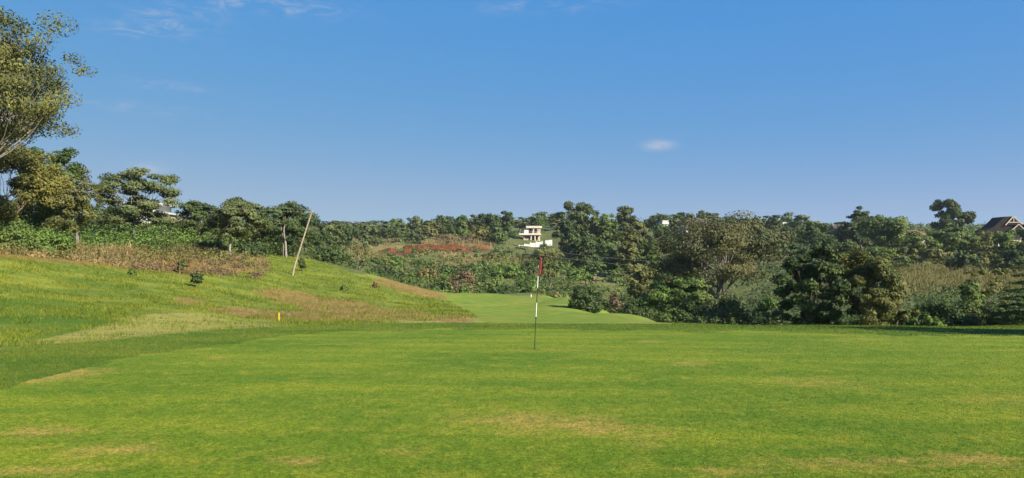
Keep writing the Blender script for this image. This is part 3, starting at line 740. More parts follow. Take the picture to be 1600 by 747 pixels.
# ---- bushes along the fairway and the foot of the far slope
LB = [(640, 424, 128, 62, 'green', 'mid green bush above the bare earth flank of the mound'), (690, 426, 124, 56, 'green', 'leafy green bush left of the curved trunk tree'),
      (762, 424, 122, 78, 'green', 'large leafy bush right of the curved trunk tree'), (812, 428, 122, 60, 'dark', 'dark bush behind the flag beside the far end of the fairway'),
      (742, 440, 112, 52, 'dark', 'dark shaded bush at the far end of the fairway'), (792, 442, 113, 50, 'dark', 'second shaded bush along the far end of the fairway'),  # dark leaf colour here stands in for the shade under the bush row
      (600, 408, 140, 50, 'dark', 'dark bush in front of the red terraces'), (616, 396, 175, 30, 'bright', 'fresh green bush below the left end of the red terraces'),
      (560, 420, 125, 40, 'green', 'green bush below the pale leafless shrub'), (668, 412, 150, 40, 'drygreen', 'yellowish bush below the red terraces')]
LB += [(655, 404, 185, 44, 'green', 'green bush just below the red terraces'), (702, 412, 170, 46, 'dark', 'dark bush on the slope below the long red terrace'), (748, 404, 182, 54, 'green', 'broad green bush on the slope left of the flag'),
       (792, 408, 170, 56, 'bright', 'bright green bush on the slope just left of the flag'), (832, 404, 178, 44, 'dark', 'dark bush on the slope directly behind the flag'), (872, 404, 186, 44, 'green', 'green bush on the slope right of the flag'),
       (622, 416, 150, 38, 'olive', 'olive bush at the left of the valley scrub'), (582, 400, 172, 42, 'dark', 'dark bush below the pale far clearing'), (906, 416, 160, 48, 'bright', 'bright green bush below the drooping tree'),
       (772, 390, 214, 36, 'olive', 'olive bush below the dark trees left of the villa'), (936, 402, 180, 44, 'green', 'green bush under the right of the drooping tree'), (822, 426, 140, 56, 'bright', 'bright leafy bush behind the lower flagstick')]
for a in LB: bush(*a[:4], a[4], a[5], dens=3.6)
bush(918, 439, 62, 68, 'dark', 'big dark rounded bush on the right edge of the fairway', dens=4.4)
bush(856, 380.5, 268, 26, 'green', 'bush in front of the short white wall piece by the villa', dens=4)
bush(815, 384, 262, 22, 'green', 'green bush below the gate house of the villa', dens=4)
bush(868, 446, 108, 34, 'drygreen', 'dry brownish bush left of the dark rounded fairway bush', dens=2.5)
bush(840, 450, 110, 36, 'soilbrown', 'brown withered shrubbery behind the flag pole', dens=2.5)
bush(965, 448, 98, 42, 'soilbrown', 'rusty brown scrub right of the dark rounded fairway bush', dens=2.2)
# ---- right foreground bank
RB = [(990, 462, 50, 70, 'dark', 'dark bush at the lower right end of the fairway'), (1040, 472, 56, 60, 'green', 'green bush right of the fairway end, left of the large grey bush'),
      (1128, 446, 47, 120, 'grey', 'large grey green bush below the spreading pinkish acacia'), (1080, 462, 52, 70, 'dark', 'dark bush left of the large grey bush'),
      (1215, 468, 46, 74, 'grey', 'low grey green bush between the acacia and the dark leafy tree'), (1180, 476, 50, 50, 'dark', 'small dark bush beside the large grey bush'),
      (1432, 454, 45, 84, 'green', 'green bush right of the olive tree on the bank'), (1488, 446, 44, 112, 'dark', 'dark dense bush on the bank below the dry field'),
      (1562, 454, 43, 84, 'dark', 'dark bush under the pale stemmed sparse tree'), (1390, 470, 48, 60, 'bright', 'lighter green bush at the foot of the olive tree'),
      (1610, 468, 42, 60, 'green', 'green bush at the right edge below the dark conifer'), (1455, 480, 42, 46, 'bright', 'small lighter bush in front of the dark dense bush'),
      (1300, 474, 43, 60, 'dark', 'low dark bush between the leafy tree and the olive tree')]
for a in RB: bush(*a[:4], a[4], a[5], dens=4.2, lmin=.13)
tree(1048, 426, 72, 100, 'umbrella', 'bright', 'acacia_tree', 'low fresh green flat topped tree below the pinkish acacia', seed=31, dens=5)
tree(1078, 434, 66, 80, 'umbrella', 'green', 'acacia_tree', 'second low green layered tree right of the fresh green one', seed=32, dens=5)
tree(1128, 340, 74, 236, 'umbrella', 'brown', 'spreading_acacia', 'big spreading acacia with thin pinkish brown crown and pale forking limbs', seed=40, bark='palebark', low=.44, fork=3.6, dens=2.0, leafpx=2.3, limbs=7, trunk_r=.34, multi=2)
bush(1208, 426, 56, 66, 'bright', 'bright feathery green clump right of the spreading acacia', dens=5, name='bamboo_clump')
tree(1264, 380, 42, 112, 'droop', 'dark', 'broadleaf_tree', 'tall dark leafy tree on the bank right of the acacia', seed=33, lmin=.20, leafpx=3.2, dens=5.0, droop=.25)
tree(1352, 388, 41, 116, 'droop', 'olive', 'broadleaf_tree', 'tall olive small leaved tree on the bank, widest there', seed=34, lmin=.13, dens=5, droop=.25)
tree(1398, 424, 42, 66, 'droop', 'olive', 'broadleaf_tree', 'shorter olive tree against the right flank of the widest one', seed=35, lmin=.13, dens=5, droop=.25)
tree(1540, 410, 46, 84, 'sparse', 'yellow', 'broadleaf_tree', 'sparse tree with pale forked stems in front of the dry field', seed=36, bark='palebark', lmin=.2, leafpx=3.4, dens=2.0, multi=2, fork=2.0, trunk_r=.09)
tree(1612, 386, 40, 128, 'conifer', 'dark', 'conifer_tree', 'dark layered conifer cut by the right edge', seed=37, dens=8, lmin=.12, droop=.7)
tree(1520, 440, 45, 60, 'round', 'green', 'broadleaf_tree', 'green leafy tree left of the pale stemmed sparse tree', seed=38, lmin=.17)
# trees just outside the right of the frame whose shade crosses the collar of the green
for i, (x, y, h, w, s) in enumerate([(25.0, 13.0, 11.0, 7.0, 51), (29.0, 12.0, 11.5, 7.5, 52), (33.5, 14.0, 11.0, 8.0, 53), (22.5, 16.4, 7.5, 5.0, 54)]):
    d_ = y; p_ = 800 + x / y * F; z_ = gz(x, y); t_ = HZ - (z_ + h - CAMZ) / y * F
    tree(p_, t_, d_, w / y * F, 'round', 'green', 'broadleaf_tree', 'leafy green tree beside the green, %s from the putting surface' % ORD[(1, 2, 3, 0)[i]], group='trees beside the green, right of the frame', seed=s, leaves=5000, lmin=.22, leafpx=1)
# ---- right hillside
RH = [(1345, 325, 185, 46, 'umbrella', 'dark', 'dark layered tree top standing highest above the olive trees'), (1385, 337, 165, 112, 'round', 'green', 'wide green tree right of the dark layered top'),
      (1320, 352, 190, 70, 'round', 'grey', 'grey green tree left of the dark layered top'), (1275, 348, 210, 60, 'umbrella', 'dark', 'dark flat tree right of the white flat roofed house'),
      (1300, 370, 150, 80, 'round', 'dark', 'dark tree above the tall dark leafy tree'), (1225, 378, 160, 70, 'umbrella', 'dark', 'dark layered tree between acacia crown and dark leafy tree'),
      (1440, 362, 150, 66, 'round', 'green', 'green tree under the brick red roof'), (1472, 356, 160, 74, 'umbrella', 'green', 'broad tree below the tall skyline tree, at the top of the field'),
      (1415, 376, 150, 56, 'round', 'olive', 'olive tree at the left top of the dry field'), (1530, 362, 160, 64, 'round', 'olive', 'olive tree left of the dark gabled house'),
      (1572, 362, 150, 56, 'round', 'green', 'green tree in front of the dark gabled house'), (1604, 358, 150, 44, 'round', 'dark', 'dark tree at the right edge in front of the gabled house'), (1546, 360, 165, 36, 'round', 'olive', 'slim olive tree at the left eave of the gabled house'), (1585, 388, 120, 70, 'umbrella', 'dark', 'dark low tree at the right edge above the conifer'),
      (1500, 395, 128, 44, 'round', 'dark', 'small dark tree at the upper edge of the dry field'), (1460, 386, 140, 50, 'umbrella', 'olive', 'flat olive tree on the upper edge of the dry field'),
      (1545, 392, 135, 50, 'round', 'olive', 'small olive tree at the right upper edge of the dry field'), (1380, 385, 130, 70, 'umbrella', 'green', 'green layered tree left above the dry field'),
      (1495, 314, 235, 74, 'round', 'dark', 'tall dark tree alone on the right skyline', 9), (1476, 342, 225, 40, 'round', 'dark', 'dark lower tree at the foot of the tall skyline tree')]
for a in RH: tree(a[0], a[1], a[2], a[3], a[4], a[5], 'hillside_tree', a[6], dens=a[7] if len(a) > 7 else 4.2)
# ---- centre hillside
CH = [(905, 318, 225, 88, 'droop', 'grey', 'big drooping grey green tree right of the white walled villa'), (884, 340, 215, 54, 'droop', 'dark', 'dark drooping tree close right of the villa wall'),
      (945, 330, 220, 54, 'tall', 'green', 'green tree beside the big drooping one'), (978, 316, 240, 46, 'tall', 'grey', 'tall tree with the highest top right of the drooping tree'),
      (996, 338, 230, 50, 'round', 'olive', 'olive tree below the highest top'), (985, 362, 165, 64, 'tall', 'olive', 'olive tree with thin trunk in front of the hillside terraces'),
      (1012, 372, 150, 44, 'tall', 'green', 'slender green tree left of the pinkish acacia'), (950, 385, 170, 40, 'tall', 'green', 'small green tree below the drooping tree'),
      (764, 333, 285, 46, 'tall', 'dark', 'dark tree at the right end of the brown field'), (790, 331, 290, 38, 'tall', 'dark', 'dark tree close left of the villa'),
      (752, 352, 275, 34, 'round', 'olive', 'olive tree at the edge of the brown field'), (780, 362, 275, 36, 'round', 'green', 'green tree below the villa at left'),
      (848, 388, 205, 62, 'umbrella', 'olive', 'thin wide tree below the villa wall, above the flag'), (910, 372, 190, 70, 'droop', 'dark', 'dark lower tree under the drooping one'),  # lower tree takes the dark leaf colour
      (1030, 352, 225, 50, 'round', 'dark', 'dark tree left of the hidden white house'), (1048, 360, 200, 64, 'round', 'dark', 'dark tree behind the left limb of the acacia'), (1238, 352, 235, 60, 'round', 'dark', 'dark tree hiding the left of the low white house'), (1256, 350, 240, 34, 'round', 'green', 'green tree in front of the low white house'), (1072, 364, 190, 60, 'round', 'olive', 'olive tree under the white balcony'), (1092, 349, 215, 46, 'round', 'olive', 'olive tree hiding the wall of the hipped roof house'), (1034, 351, 215, 34, 'round', 'green', 'green tree in front of the narrow white house end'), (1114, 352, 200, 60, 'round', 'green', 'green tree right of the white balcony'),
      (1000, 410, 120, 60, 'tall', 'olive', 'olive slender tree above the lower fairway end'), (1160, 380, 180, 70, 'round', 'dark', 'dark tree behind the acacia crown centre'),
      (1095, 392, 170, 80, 'round', 'dark', 'dark tree behind the pale forks of the acacia'), (1180, 350, 230, 50, 'round', 'dark', 'dark tree behind the acacia crown at right'), (630, 352, 330, 38, 'umbrella', 'olive', 'flat tree on the far slope left of the brown field'),
      (650, 362, 290, 50, 'round', 'dark', 'dark round tree left above the brown field'), (690, 356, 330, 46, 'round', 'green', 'green spreading tree above the brown field'),
      (585, 372, 260, 40, 'round', 'dark', 'dark tree left of the pale slope clearing'), (540, 352, 210, 60, 'round', 'dark', 'dark wood edge tree right of the leaning pole top'),
      (510, 346, 180, 50, 'round', 'grey', 'grey green tree touching the top of the leaning pole'), (568, 346, 240, 44, 'tall', 'grey', 'taller grey green tree in the wood right of the pole'), (858, 393, 150, 30, 'sparse', 'olive', 'thin stemmed sparse tree just right of the flag')]
for a in CH: tree(a[0], a[1], a[2], a[3], a[4], a[5], 'hillside_tree', a[6], dens=4.4)
# ---- skyline
SKL = [(604, 346), (618, 343), (648, 338), (670, 343), (694, 336), (708, 341), (722, 335), (738, 336), (752, 334), (845, 332), (862, 334), (872, 339), (832, 338), (1018, 337), (1034, 333), (1050, 336),
       (1064, 332), (1080, 334), (1098, 329), (1112, 331), (1130, 338), (1150, 337), (1166, 341), (1195, 338), (1212, 336), (1232, 333), (1250, 336), (1266, 345), (1285, 348), (1300, 349), (1312, 346), (1360, 338),
       (1400, 346), (628, 349), (660, 347), (684, 346), (590, 349), (578, 348), (780, 338), (812, 340), (1040, 345), (1180, 344), (1120, 341), (1075, 342), (1222, 344)]
SKLAB = ordinal_labels(SKL, [(0, 665, 'on the skyline left of the brown field'), (665, 760, 'on the skyline above the brown field'), (760, 900, 'on the skyline around the villa'), (900, 1070, 'on the skyline left of the hipped roof'),
    (1070, 1170, 'on the skyline above the spreading acacia'), (1170, 1260, 'on the skyline around the low white house'), (1260, 1700, 'on the skyline right of the low white house')], 'small tree')
for i, (px, top) in enumerate(SKL):
    tree(px, top, (270 if not 800 < px < 880 else 345) + (i * 37 % 55), 28 + (i * 13 % 18), 'round' if i % 4 else 'umbrella', ['dark', 'green', 'grey', 'olive', 'dark'][i % 5], 'skyline_tree', SKLAB[i],
         group='trees lining the far skyline', share='sky%d' % (i % 8), dens=3.2)
FARL = [(1428, 351, 900, 30), (1448, 350, 950, 34), (1545, 349, 900, 40), (1528, 352, 850, 24), (1412, 353, 900, 22), (1590, 352, 900, 40), (520, 346, 700, 40), (588, 345, 750, 30), (606, 349, 800, 30), (556, 349, 650, 36), (1462, 352, 1000, 30), (540, 346, 720, 34), (574, 347, 760, 30)]
FLAB = ordinal_labels(FARL, [(0, 700, 'low on the horizon right of the leaning pole'), (700, 1470, 'on the horizon left of the tall skyline tree'), (1470, 1700, 'on the horizon beside the gabled house')], 'hazy tree')
for i, (px, top, d, w) in enumerate(FARL):
    tree(px, top, d, w, 'round', 'dark', 'distant_tree', FLAB[i], group='hazy distant trees', share='far%d' % (i % 3))
BELT = [(20, 315, 82, 60), (-20, 300, 75, 80), (60, 322, 84, 60), (100, 325, 90, 60), (150, 322, 92, 60), (180, 340, 88, 50), (285, 345, 105, 60), (330, 350, 110, 50), (420, 345, 125, 50), (480, 352, 140, 50), (390, 352, 125, 50), (500, 362, 135, 44), (465, 368, 112, 40)]
BLAB = ordinal_labels(BELT, [(-100, 240, 'in the wooded belt behind the left thicket'), (240, 700, 'in the wooded belt behind the flat topped trees')], 'green tree')
for i, (px, top, d, w) in enumerate(BELT):
    tree(px, top, d, w, 'round', ['green', 'dark', 'grey'][i % 3], 'background_tree', BLAB[i], group='trees of the wooded belt at left', share='belt%d' % (i % 5), dens=3.2)

# ------------------------------------------------------------------ masses: thickets, scrub, dry maize, brush
def scatter_leaves(name, poly, n, size, mat, label, cat, leafpx=2.4, hk=1.0, per=60, lmin=.10, flat=.8, dz=0, seed=1, gate=0, free=0):
    """low shrubs over a patch given in (pixel column, depth): one mass of leaves"""
    rng = np.random.default_rng(seed); P = np.array(poly, float)
    m = n * 6; px = rng.uniform(P[:, 0].min(), P[:, 0].max(), m); d = np.exp(rng.uniform(math.log(P[:, 1].min()), math.log(P[:, 1].max()), m))
    k = inpoly(px, d, poly) & ~((px > 803) & (px < 868) & (d > 235) & (d < 335)) & (~((px > 585) & (px < 772) & (d > 178) & (d < 262)) | bool(free)); px, d = px[k][:n], d[k][:n]
    if gate:
        g_ = vnoise(px * .09, np.log(d) * 14, seed) > gate; px, d = px[g_], d[g_]
    x = (px - 800) / F * d; z = ground(x, d); n = len(x)
    s = rng.uniform(size[0], size[1], n); Vs = []; Ts = []
    L = np.maximum(lmin, leafpx * d / (F * .64))
    N_ = n * per; ci = np.repeat(np.arange(n), per); dirs = unit(rng.normal(size=(N_, 3))); dirs[:, 2] = np.abs(dirs[:, 2])
    rad = rng.random(N_) ** .4; S = s[ci]
    off = dirs * rad[:, None] * np.stack([S, S, S * hk * flat * 1.6], 1)
    Pp = np.stack([x[ci], d[ci], z[ci] + dz], 1) + off
    nrm = unit(dirs * 1.5 + rng.normal(size=(N_, 3)) * .5 + np.array([0, 0, .2])); ax = unit(np.cross(nrm, rng.normal(size=(N_, 3)))); sd = np.cross(nrm, ax)
    Ls = (L[ci] * rng.uniform(.6, 1.4, N_))[:, None]
    V = np.empty((N_, 4, 3), np.float32); V[:, 0] = Pp - ax * Ls * .5; V[:, 1] = Pp + sd * Ls * .28; V[:, 2] = Pp + ax * Ls * .5; V[:, 3] = Pp - sd * Ls * .28
    t = np.clip(rng.random(n)[ci] * .6 + rng.random(N_) * .4, 0, 1)
    o = obj(name, mesh_np(name, V.reshape(-1, 3), np.arange(N_ * 4).reshape(-1, 4), np.repeat(t, 4)), MATS[mat], kind='stuff'); tag(o, label, cat); return o
def stalks(name, poly, n, h, mat, label, cat, wpx=.9, seed=1, lean=.35, leaves=3, wob=0):
    """upright dry stalks with hanging blades"""
    rng = np.random.default_rng(seed); P = np.array(poly, float); m = n * 6
    px = rng.uniform(P[:, 0].min(), P[:, 0].max(), m); d = np.exp(rng.uniform(math.log(P[:, 1].min()), math.log(P[:, 1].max()), m))
    k = inpoly(px, d, poly); px, d = px[k][:n], d[k][:n]; x = (px - 800) / F * d
    kk = (vnoise(x * .5, d * .5, seed) > .22 if wob else np.ones(len(x), bool)) & ~((px > 585) & (px < 772) & (d > 216) & (d < 260)); x, d = x[kk], d[kk]
    z = ground(x, d); n = len(x); hh = h * rng.uniform(.5, 1.25, n) * (.55 + .9 * vnoise(x * .45, d * .45, seed + 5)); w = np.maximum(.03, wpx * d / (F * .64)) 
    k_ = 1 + leaves; a = rng.uniform(0, 6.283, (n, k_)); le = hh[:, None] * rng.uniform(0, lean, (n, k_)); fr = rng.uniform(.25, .8, (n, k_)); fr[:, 0] = 0
    tipz = hh[:, None] * np.where(np.arange(k_)[None] == 0, 1, fr + rng.uniform(-.15, .35, (n, k_)))
    ba = rng.uniform(0, 6.283, (n, k_)); hw = (w[:, None] * np.where(np.arange(k_)[None] == 0, .55, .8)) / 2
    bx = x[:, None] + 0 * a; by = d[:, None] + 0 * a; bz = z[:, None] + fr * hh[:, None] - .02
    V = np.empty((n, k_, 3, 3), np.float32)
    V[..., 0, :] = np.stack([bx - np.cos(ba) * hw, by - np.sin(ba) * hw, bz], -1); V[..., 1, :] = np.stack([bx + np.cos(ba) * hw, by + np.sin(ba) * hw, bz], -1)
    V[..., 2, :] = np.stack([bx + np.cos(a) * le * np.where(np.arange(k_)[None] == 0, .5, 1.3), by + np.sin(a) * le, z[:, None] + tipz], -1)
    t = np.repeat(np.clip(rng.random((n, 1)) * .6 + rng.random((n, k_)) * .4, 0, 1).ravel(), 3)
    o = obj(name, mesh_np(name, V.reshape(-1, 3), np.arange(n * k_ * 3).reshape(-1, 3), t), MATS[mat], kind='stuff'); tag(o, label, cat); return o
scatter_leaves('shrub_thicket', [(-120, 50), (60, 54), (180, 62), (300, 76), (330, 90), (200, 90), (-120, 74)], 230, (1.1, 1.9), 'bright', 'bright green leafy thicket behind the dry brush at left', 'thicket', per=95, seed=61, lmin=.13)
scatter_leaves('back_thicket', [(-120, 66), (200, 84), (420, 96), (480, 112), (420, 130), (-120, 100)], 300, (1.5, 2.6), 'green', 'darker green scrub rising behind the bright thicket', 'thicket', per=90, seed=62, lmin=.15)  # scrub in a darker leaf green than the thicket in front
stalks('dry_maize_stalks', [(-120, 42), (0, 41.5), (100, 45), (215, 50), (215, 58), (100, 53), (-120, 49)], 600, .6, 'dry', 'dry maize stalks and weeds along the top of the mound', 'dry stalks', seed=63, wpx=.9, lean=.7, wob=1)
stalks('cream_maize_stalks', [(120, 49), (208, 52), (208, 59), (120, 55)], 300, 1.0, 'dry', 'cream coloured standing maize stalks left of the brown brush', 'dry stalks', seed=64, wpx=1.3, lean=.4)
scatter_leaves('brown_brush', [(205, 47), (300, 50), (400, 56), (426, 64), (418, 80), (330, 76), (205, 66)], 270, (.2, .8), 'soilbrown', 'heap of brown cut brush below the flat topped trees', 'brush', per=46, seed=65, flat=.34, lmin=.10, gate=.3)
scatter_leaves('dry_weeds', [(-120, 41.5), (0, 41), (100, 44.5), (215, 49), (215, 60), (100, 54), (-120, 50)], 150, (.25, .8), 'dry', 'straw coloured withered weeds along the top of the mound', 'weeds', per=46, seed=68, flat=.42, lmin=.10, gate=.38)
scatter_leaves('dark_hedge', [(-120, 49), (60, 53), (180, 61), (300, 75), (330, 90), (200, 90), (-120, 70)], 170, (1.0, 1.8), 'green', 'mid green shrubs mixed through the bright thicket', 'thicket', per=95, seed=69, lmin=.13)
stalks('pale_brush_twigs', [(205, 47), (300, 50), (400, 56), (424, 64), (416, 80), (330, 76), (205, 66)], 600, .7, 'dry', 'pale straw twigs mixed through the brown brush heap', 'brush', seed=66, wpx=1.0, lean=1.6)
scatter_leaves('brush_greens', [(-120, 43), (100, 46), (300, 57), (400, 66), (380, 76), (200, 64), (-120, 52)], 220, (.3, .9), 'olive', 'low weeds growing through the dry brush', 'weeds', per=50, seed=67)
# valley and far slopes
W_ = [((480, 104), (560, 100), (640, 108), (700, 114), (860, 118), (900, 110), (960, 90), (1000, 76), (1040, 60), (1040, 150), (900, 175), (700, 180), (560, 150), (480, 125)),
      ((480, 125), (560, 150), (700, 180), (900, 175), (1040, 150), (1040, 260), (860, 310), (780, 260), (700, 232), (590, 215), (480, 220)),
      ((480, 220), (590, 240), (660, 262), (780, 330), (1100, 260), (1500, 230), (1640, 240), (1640, 480), (480, 480)),
      ((1040, 62), (1100, 50), (1240, 46), (1400, 50), (1640, 50), (1640, 88), (1400, 90), (1380, 150), (1040, 150)),
      ((1040, 150), (1390, 145), (1640, 145), (1640, 235), (1040, 270))]
MX = [('dark', 170, (1.5, 3.2), 64, 'scrub'), ('green', 120, (1.4, 3.0), 50, 'slope'), ('green', 600, (1.8, 4.0), 22, 'ridge'), ('dark', 500, (1.3, 2.6), 56, 'bank'), ('dark', 420, (1.6, 3.2), 30, 'hill')]
LBL = ['dark scrub in the valley beyond the fairway', 'green bushes over the slope below the villa', 'distant bushes along the upper ridge', 'dark scrub in the hollow behind the right bank', 'dark scrub between the trees of the right hillside']
for i, (poly, (m_, n_, s_, per, nm)) in enumerate(zip(W_, MX)):
    scatter_leaves('%s_scrub' % nm if nm != 'scrub' else 'valley_scrub', poly, n_, s_, m_, LBL[i], 'scrub', per=per, seed=70 + i, flat=.65)
scatter_leaves('bank_thicket', ((1030, 49), (1100, 43), (1640, 43), (1640, 60), (1040, 64)), 230, (1.0, 1.9), 'green', 'mixed green thicket along the foot of the right bank', 'thicket', per=120, seed=85, flat=.75, lmin=.13)
scatter_leaves('dark_thicket', ((1060, 47), (1640, 45), (1640, 72), (1040, 75)), 190, (1.4, 2.6), 'dark', 'dark thicket behind the bushes of the right bank', 'thicket', per=110, seed=86, flat=.75, lmin=.13)  # shrubs in the dark leaf colour
scatter_leaves('leafy_scrub', W_[0], 120, (1.0, 2.4), 'green', 'mid green bushes mixed into the valley scrub', 'scrub', per=36, seed=81, flat=.7)
scatter_leaves('olive_scrub', W_[1], 110, (.8, 1.8), 'drygreen', 'yellowish weeds over the slope below the villa', 'scrub', per=26, seed=82, flat=.5)
scatter_leaves('bright_scrub', ((600, 130), (800, 135), (1010, 130), (1010, 190), (800, 205), (600, 180)), 130, (1.0, 2.2), 'bright', 'bright green leafy plants on the lower far slope', 'scrub', per=34, seed=83, flat=.6)
scatter_leaves('terrace_weeds', [(585, 180), (690, 176), (772, 180), (772, 246), (700, 236), (640, 222), (585, 216)], 110, (.6, 1.4), 'drygreen', 'weeds and small bushes between the red terraces', 'scrub', per=30, seed=87, flat=.5, free=1)
scatter_leaves('terrace_bushes', [(585, 178), (690, 176), (772, 178), (772, 226), (690, 212), (585, 206)], 36, (.8, 1.7), 'green', 'green bushes below the red terraces', 'scrub', per=50, seed=88, flat=.6, free=1)
scatter_leaves('terrace_shrubs', [(600, 222), (660, 224), (760, 240), (760, 250), (690, 246), (600, 232)], 34, (.7, 1.5), 'green', 'small green shrubs standing on the red terraces', 'scrub', per=46, seed=89, flat=.6, free=1)
# fields
stalks('dry_field', [(1392, 92), (1500, 88), (1640, 86), (1640, 142), (1392, 142)], 3800, 1.5, 'drygreen', 'dry tan and green crop field on the right slope', 'crop', seed=90, wpx=1.0)
stalks('brown_field', [(655, 262), (775, 262), (775, 330), (700, 322)], 1500, 2.0, 'dry', 'brown dried maize field on the far slope', 'crop', seed=91, wpx=.9)
stalks('tan_field', [(585, 225), (640, 226), (700, 262), (600, 262)], 900, 1.8, 'drygreen', 'tan dried crop left of the brown field', 'crop', seed=92, wpx=.9)
stalks('green_tan_field', [(690, 190), (880, 190), (880, 236), (760, 240), (690, 228)], 1000, 1.5, 'drygreen', 'green and tan crop below the red terraces', 'crop', seed=93, wpx=.9)
stalks('far_clearing', [(530, 170), (600, 180), (620, 320), (540, 320)], 700, 1.5, 'drygreen', 'pale grassy clearing on the far slope', 'crop', seed=94, wpx=.9)

# ------------------------------------------------------------------ red earth terraces
def terrace(px0, px1, d0, depth, hgt, label, seed):
    hgt *= .72
    rng = np.random.default_rng(seed); n = 26; V = []; Fq = []
    prof = [(-.5, -1.4), (-.25, hgt * .5), (.0, hgt), (depth * .5, hgt * 1.02), (depth, hgt * .95), (depth + .3, -1.5)]
    for i in range(n):
        f = i / (n - 1); px = px0 + (px1 - px0) * f; dd = d0(f); e = math.sin(math.pi * min(1, max(0, f))) ** .2
        for (o, h) in prof:
            d = dd + o + rng.normal() * .25; x = (px - 800) / F * d; z = gz((px - 800) / F * dd, dd)
            V.append((x, d, z + h * (e if h > 0 else 1) + rng.normal() * .05))
    k = len(prof)
    for i in range(n - 1):
        for j in range(k - 1): Fq.append((i * k + j, (i + 1) * k + j, (i + 1) * k + j + 1, i * k + j + 1))
    me = mesh_np('soil_terrace', np.array(V), np.array(Fq)); o = obj('soil_terrace', me, MATS['redsoil'], kind='structure'); o['label'] = label
    return o
def red_mat():
    m, t, out = new_mat('redsoil'); g = N(t, 'ShaderNodeNewGeometry')
    n = noise(t, g.outputs['Position'], .7, 7, .7); n2 = noise(t, g.outputs['Position'], 2.4, 6, .7)
    c = mixc(t, maprange(t, n, .3, .7), (.052, .023, .010), (.145, .062, .028))
    p = principled(t, c, .95, .05, bump(t, n2, .9, .4)); lk(t, p.outputs[0], out.inputs[0]); MATS['redsoil'] = m
red_mat()
terrace(655, 726, lambda f: 252 + 2 * f, 3.5, 2.0, 'upper red earth terrace below the brown field', 1)
terrace(676, 764, lambda f: 240 + 12 * f, 4.0, 1.9, 'long red earth terrace below the upper one', 2)
terrace(628, 664, lambda f: 236 + 2 * f, 4.5, 2.6, 'block of red earth at the left of the terraces', 3)
terrace(630, 668, lambda f: 228 + 2 * f, 3.5, 1.6, 'lower red earth step under the red block', 4)
terrace(590, 622, lambda f: 224 + 3 * f, 3.0, 1.4, 'low dark red furrows at the left end of the terraces', 5)

# ------------------------------------------------------------------ houses
def house_root(name, px, py, d, label, rz=0):
    x, y, z = wpt(px, py, d); o = empty(name, (x, y, z), rz); tag(o, label, 'house'); return o
def B(name, mat, par, *boxes, bevel=0):
    m = MB()
    for b in boxes: m.box(*b)
    return m.build(name, MATS[mat], par, bevel=bevel)
def win(par, x0, x1, z0, z1, y, frame='timber', n=1):
    """window standing in the front face at depth y (front is -y)"""
    f = B('window', frame, par, (x0, x1, y - .06, y + .02, z1 - .1, z1), (x0, x1, y - .06, y + .02, z0, z0 + .1), (x0, x0 + .1, y - .06, y + .02, z0 + .1, z1 - .1), (x1 - .1, x1, y - .06, y + .02, z0 + .1, z1 - .1))
    B('pane', 'darkglass', f, (x0 + .1, x1 - .1, y - .03, y - .01, z0 + .1, z1 - .1))
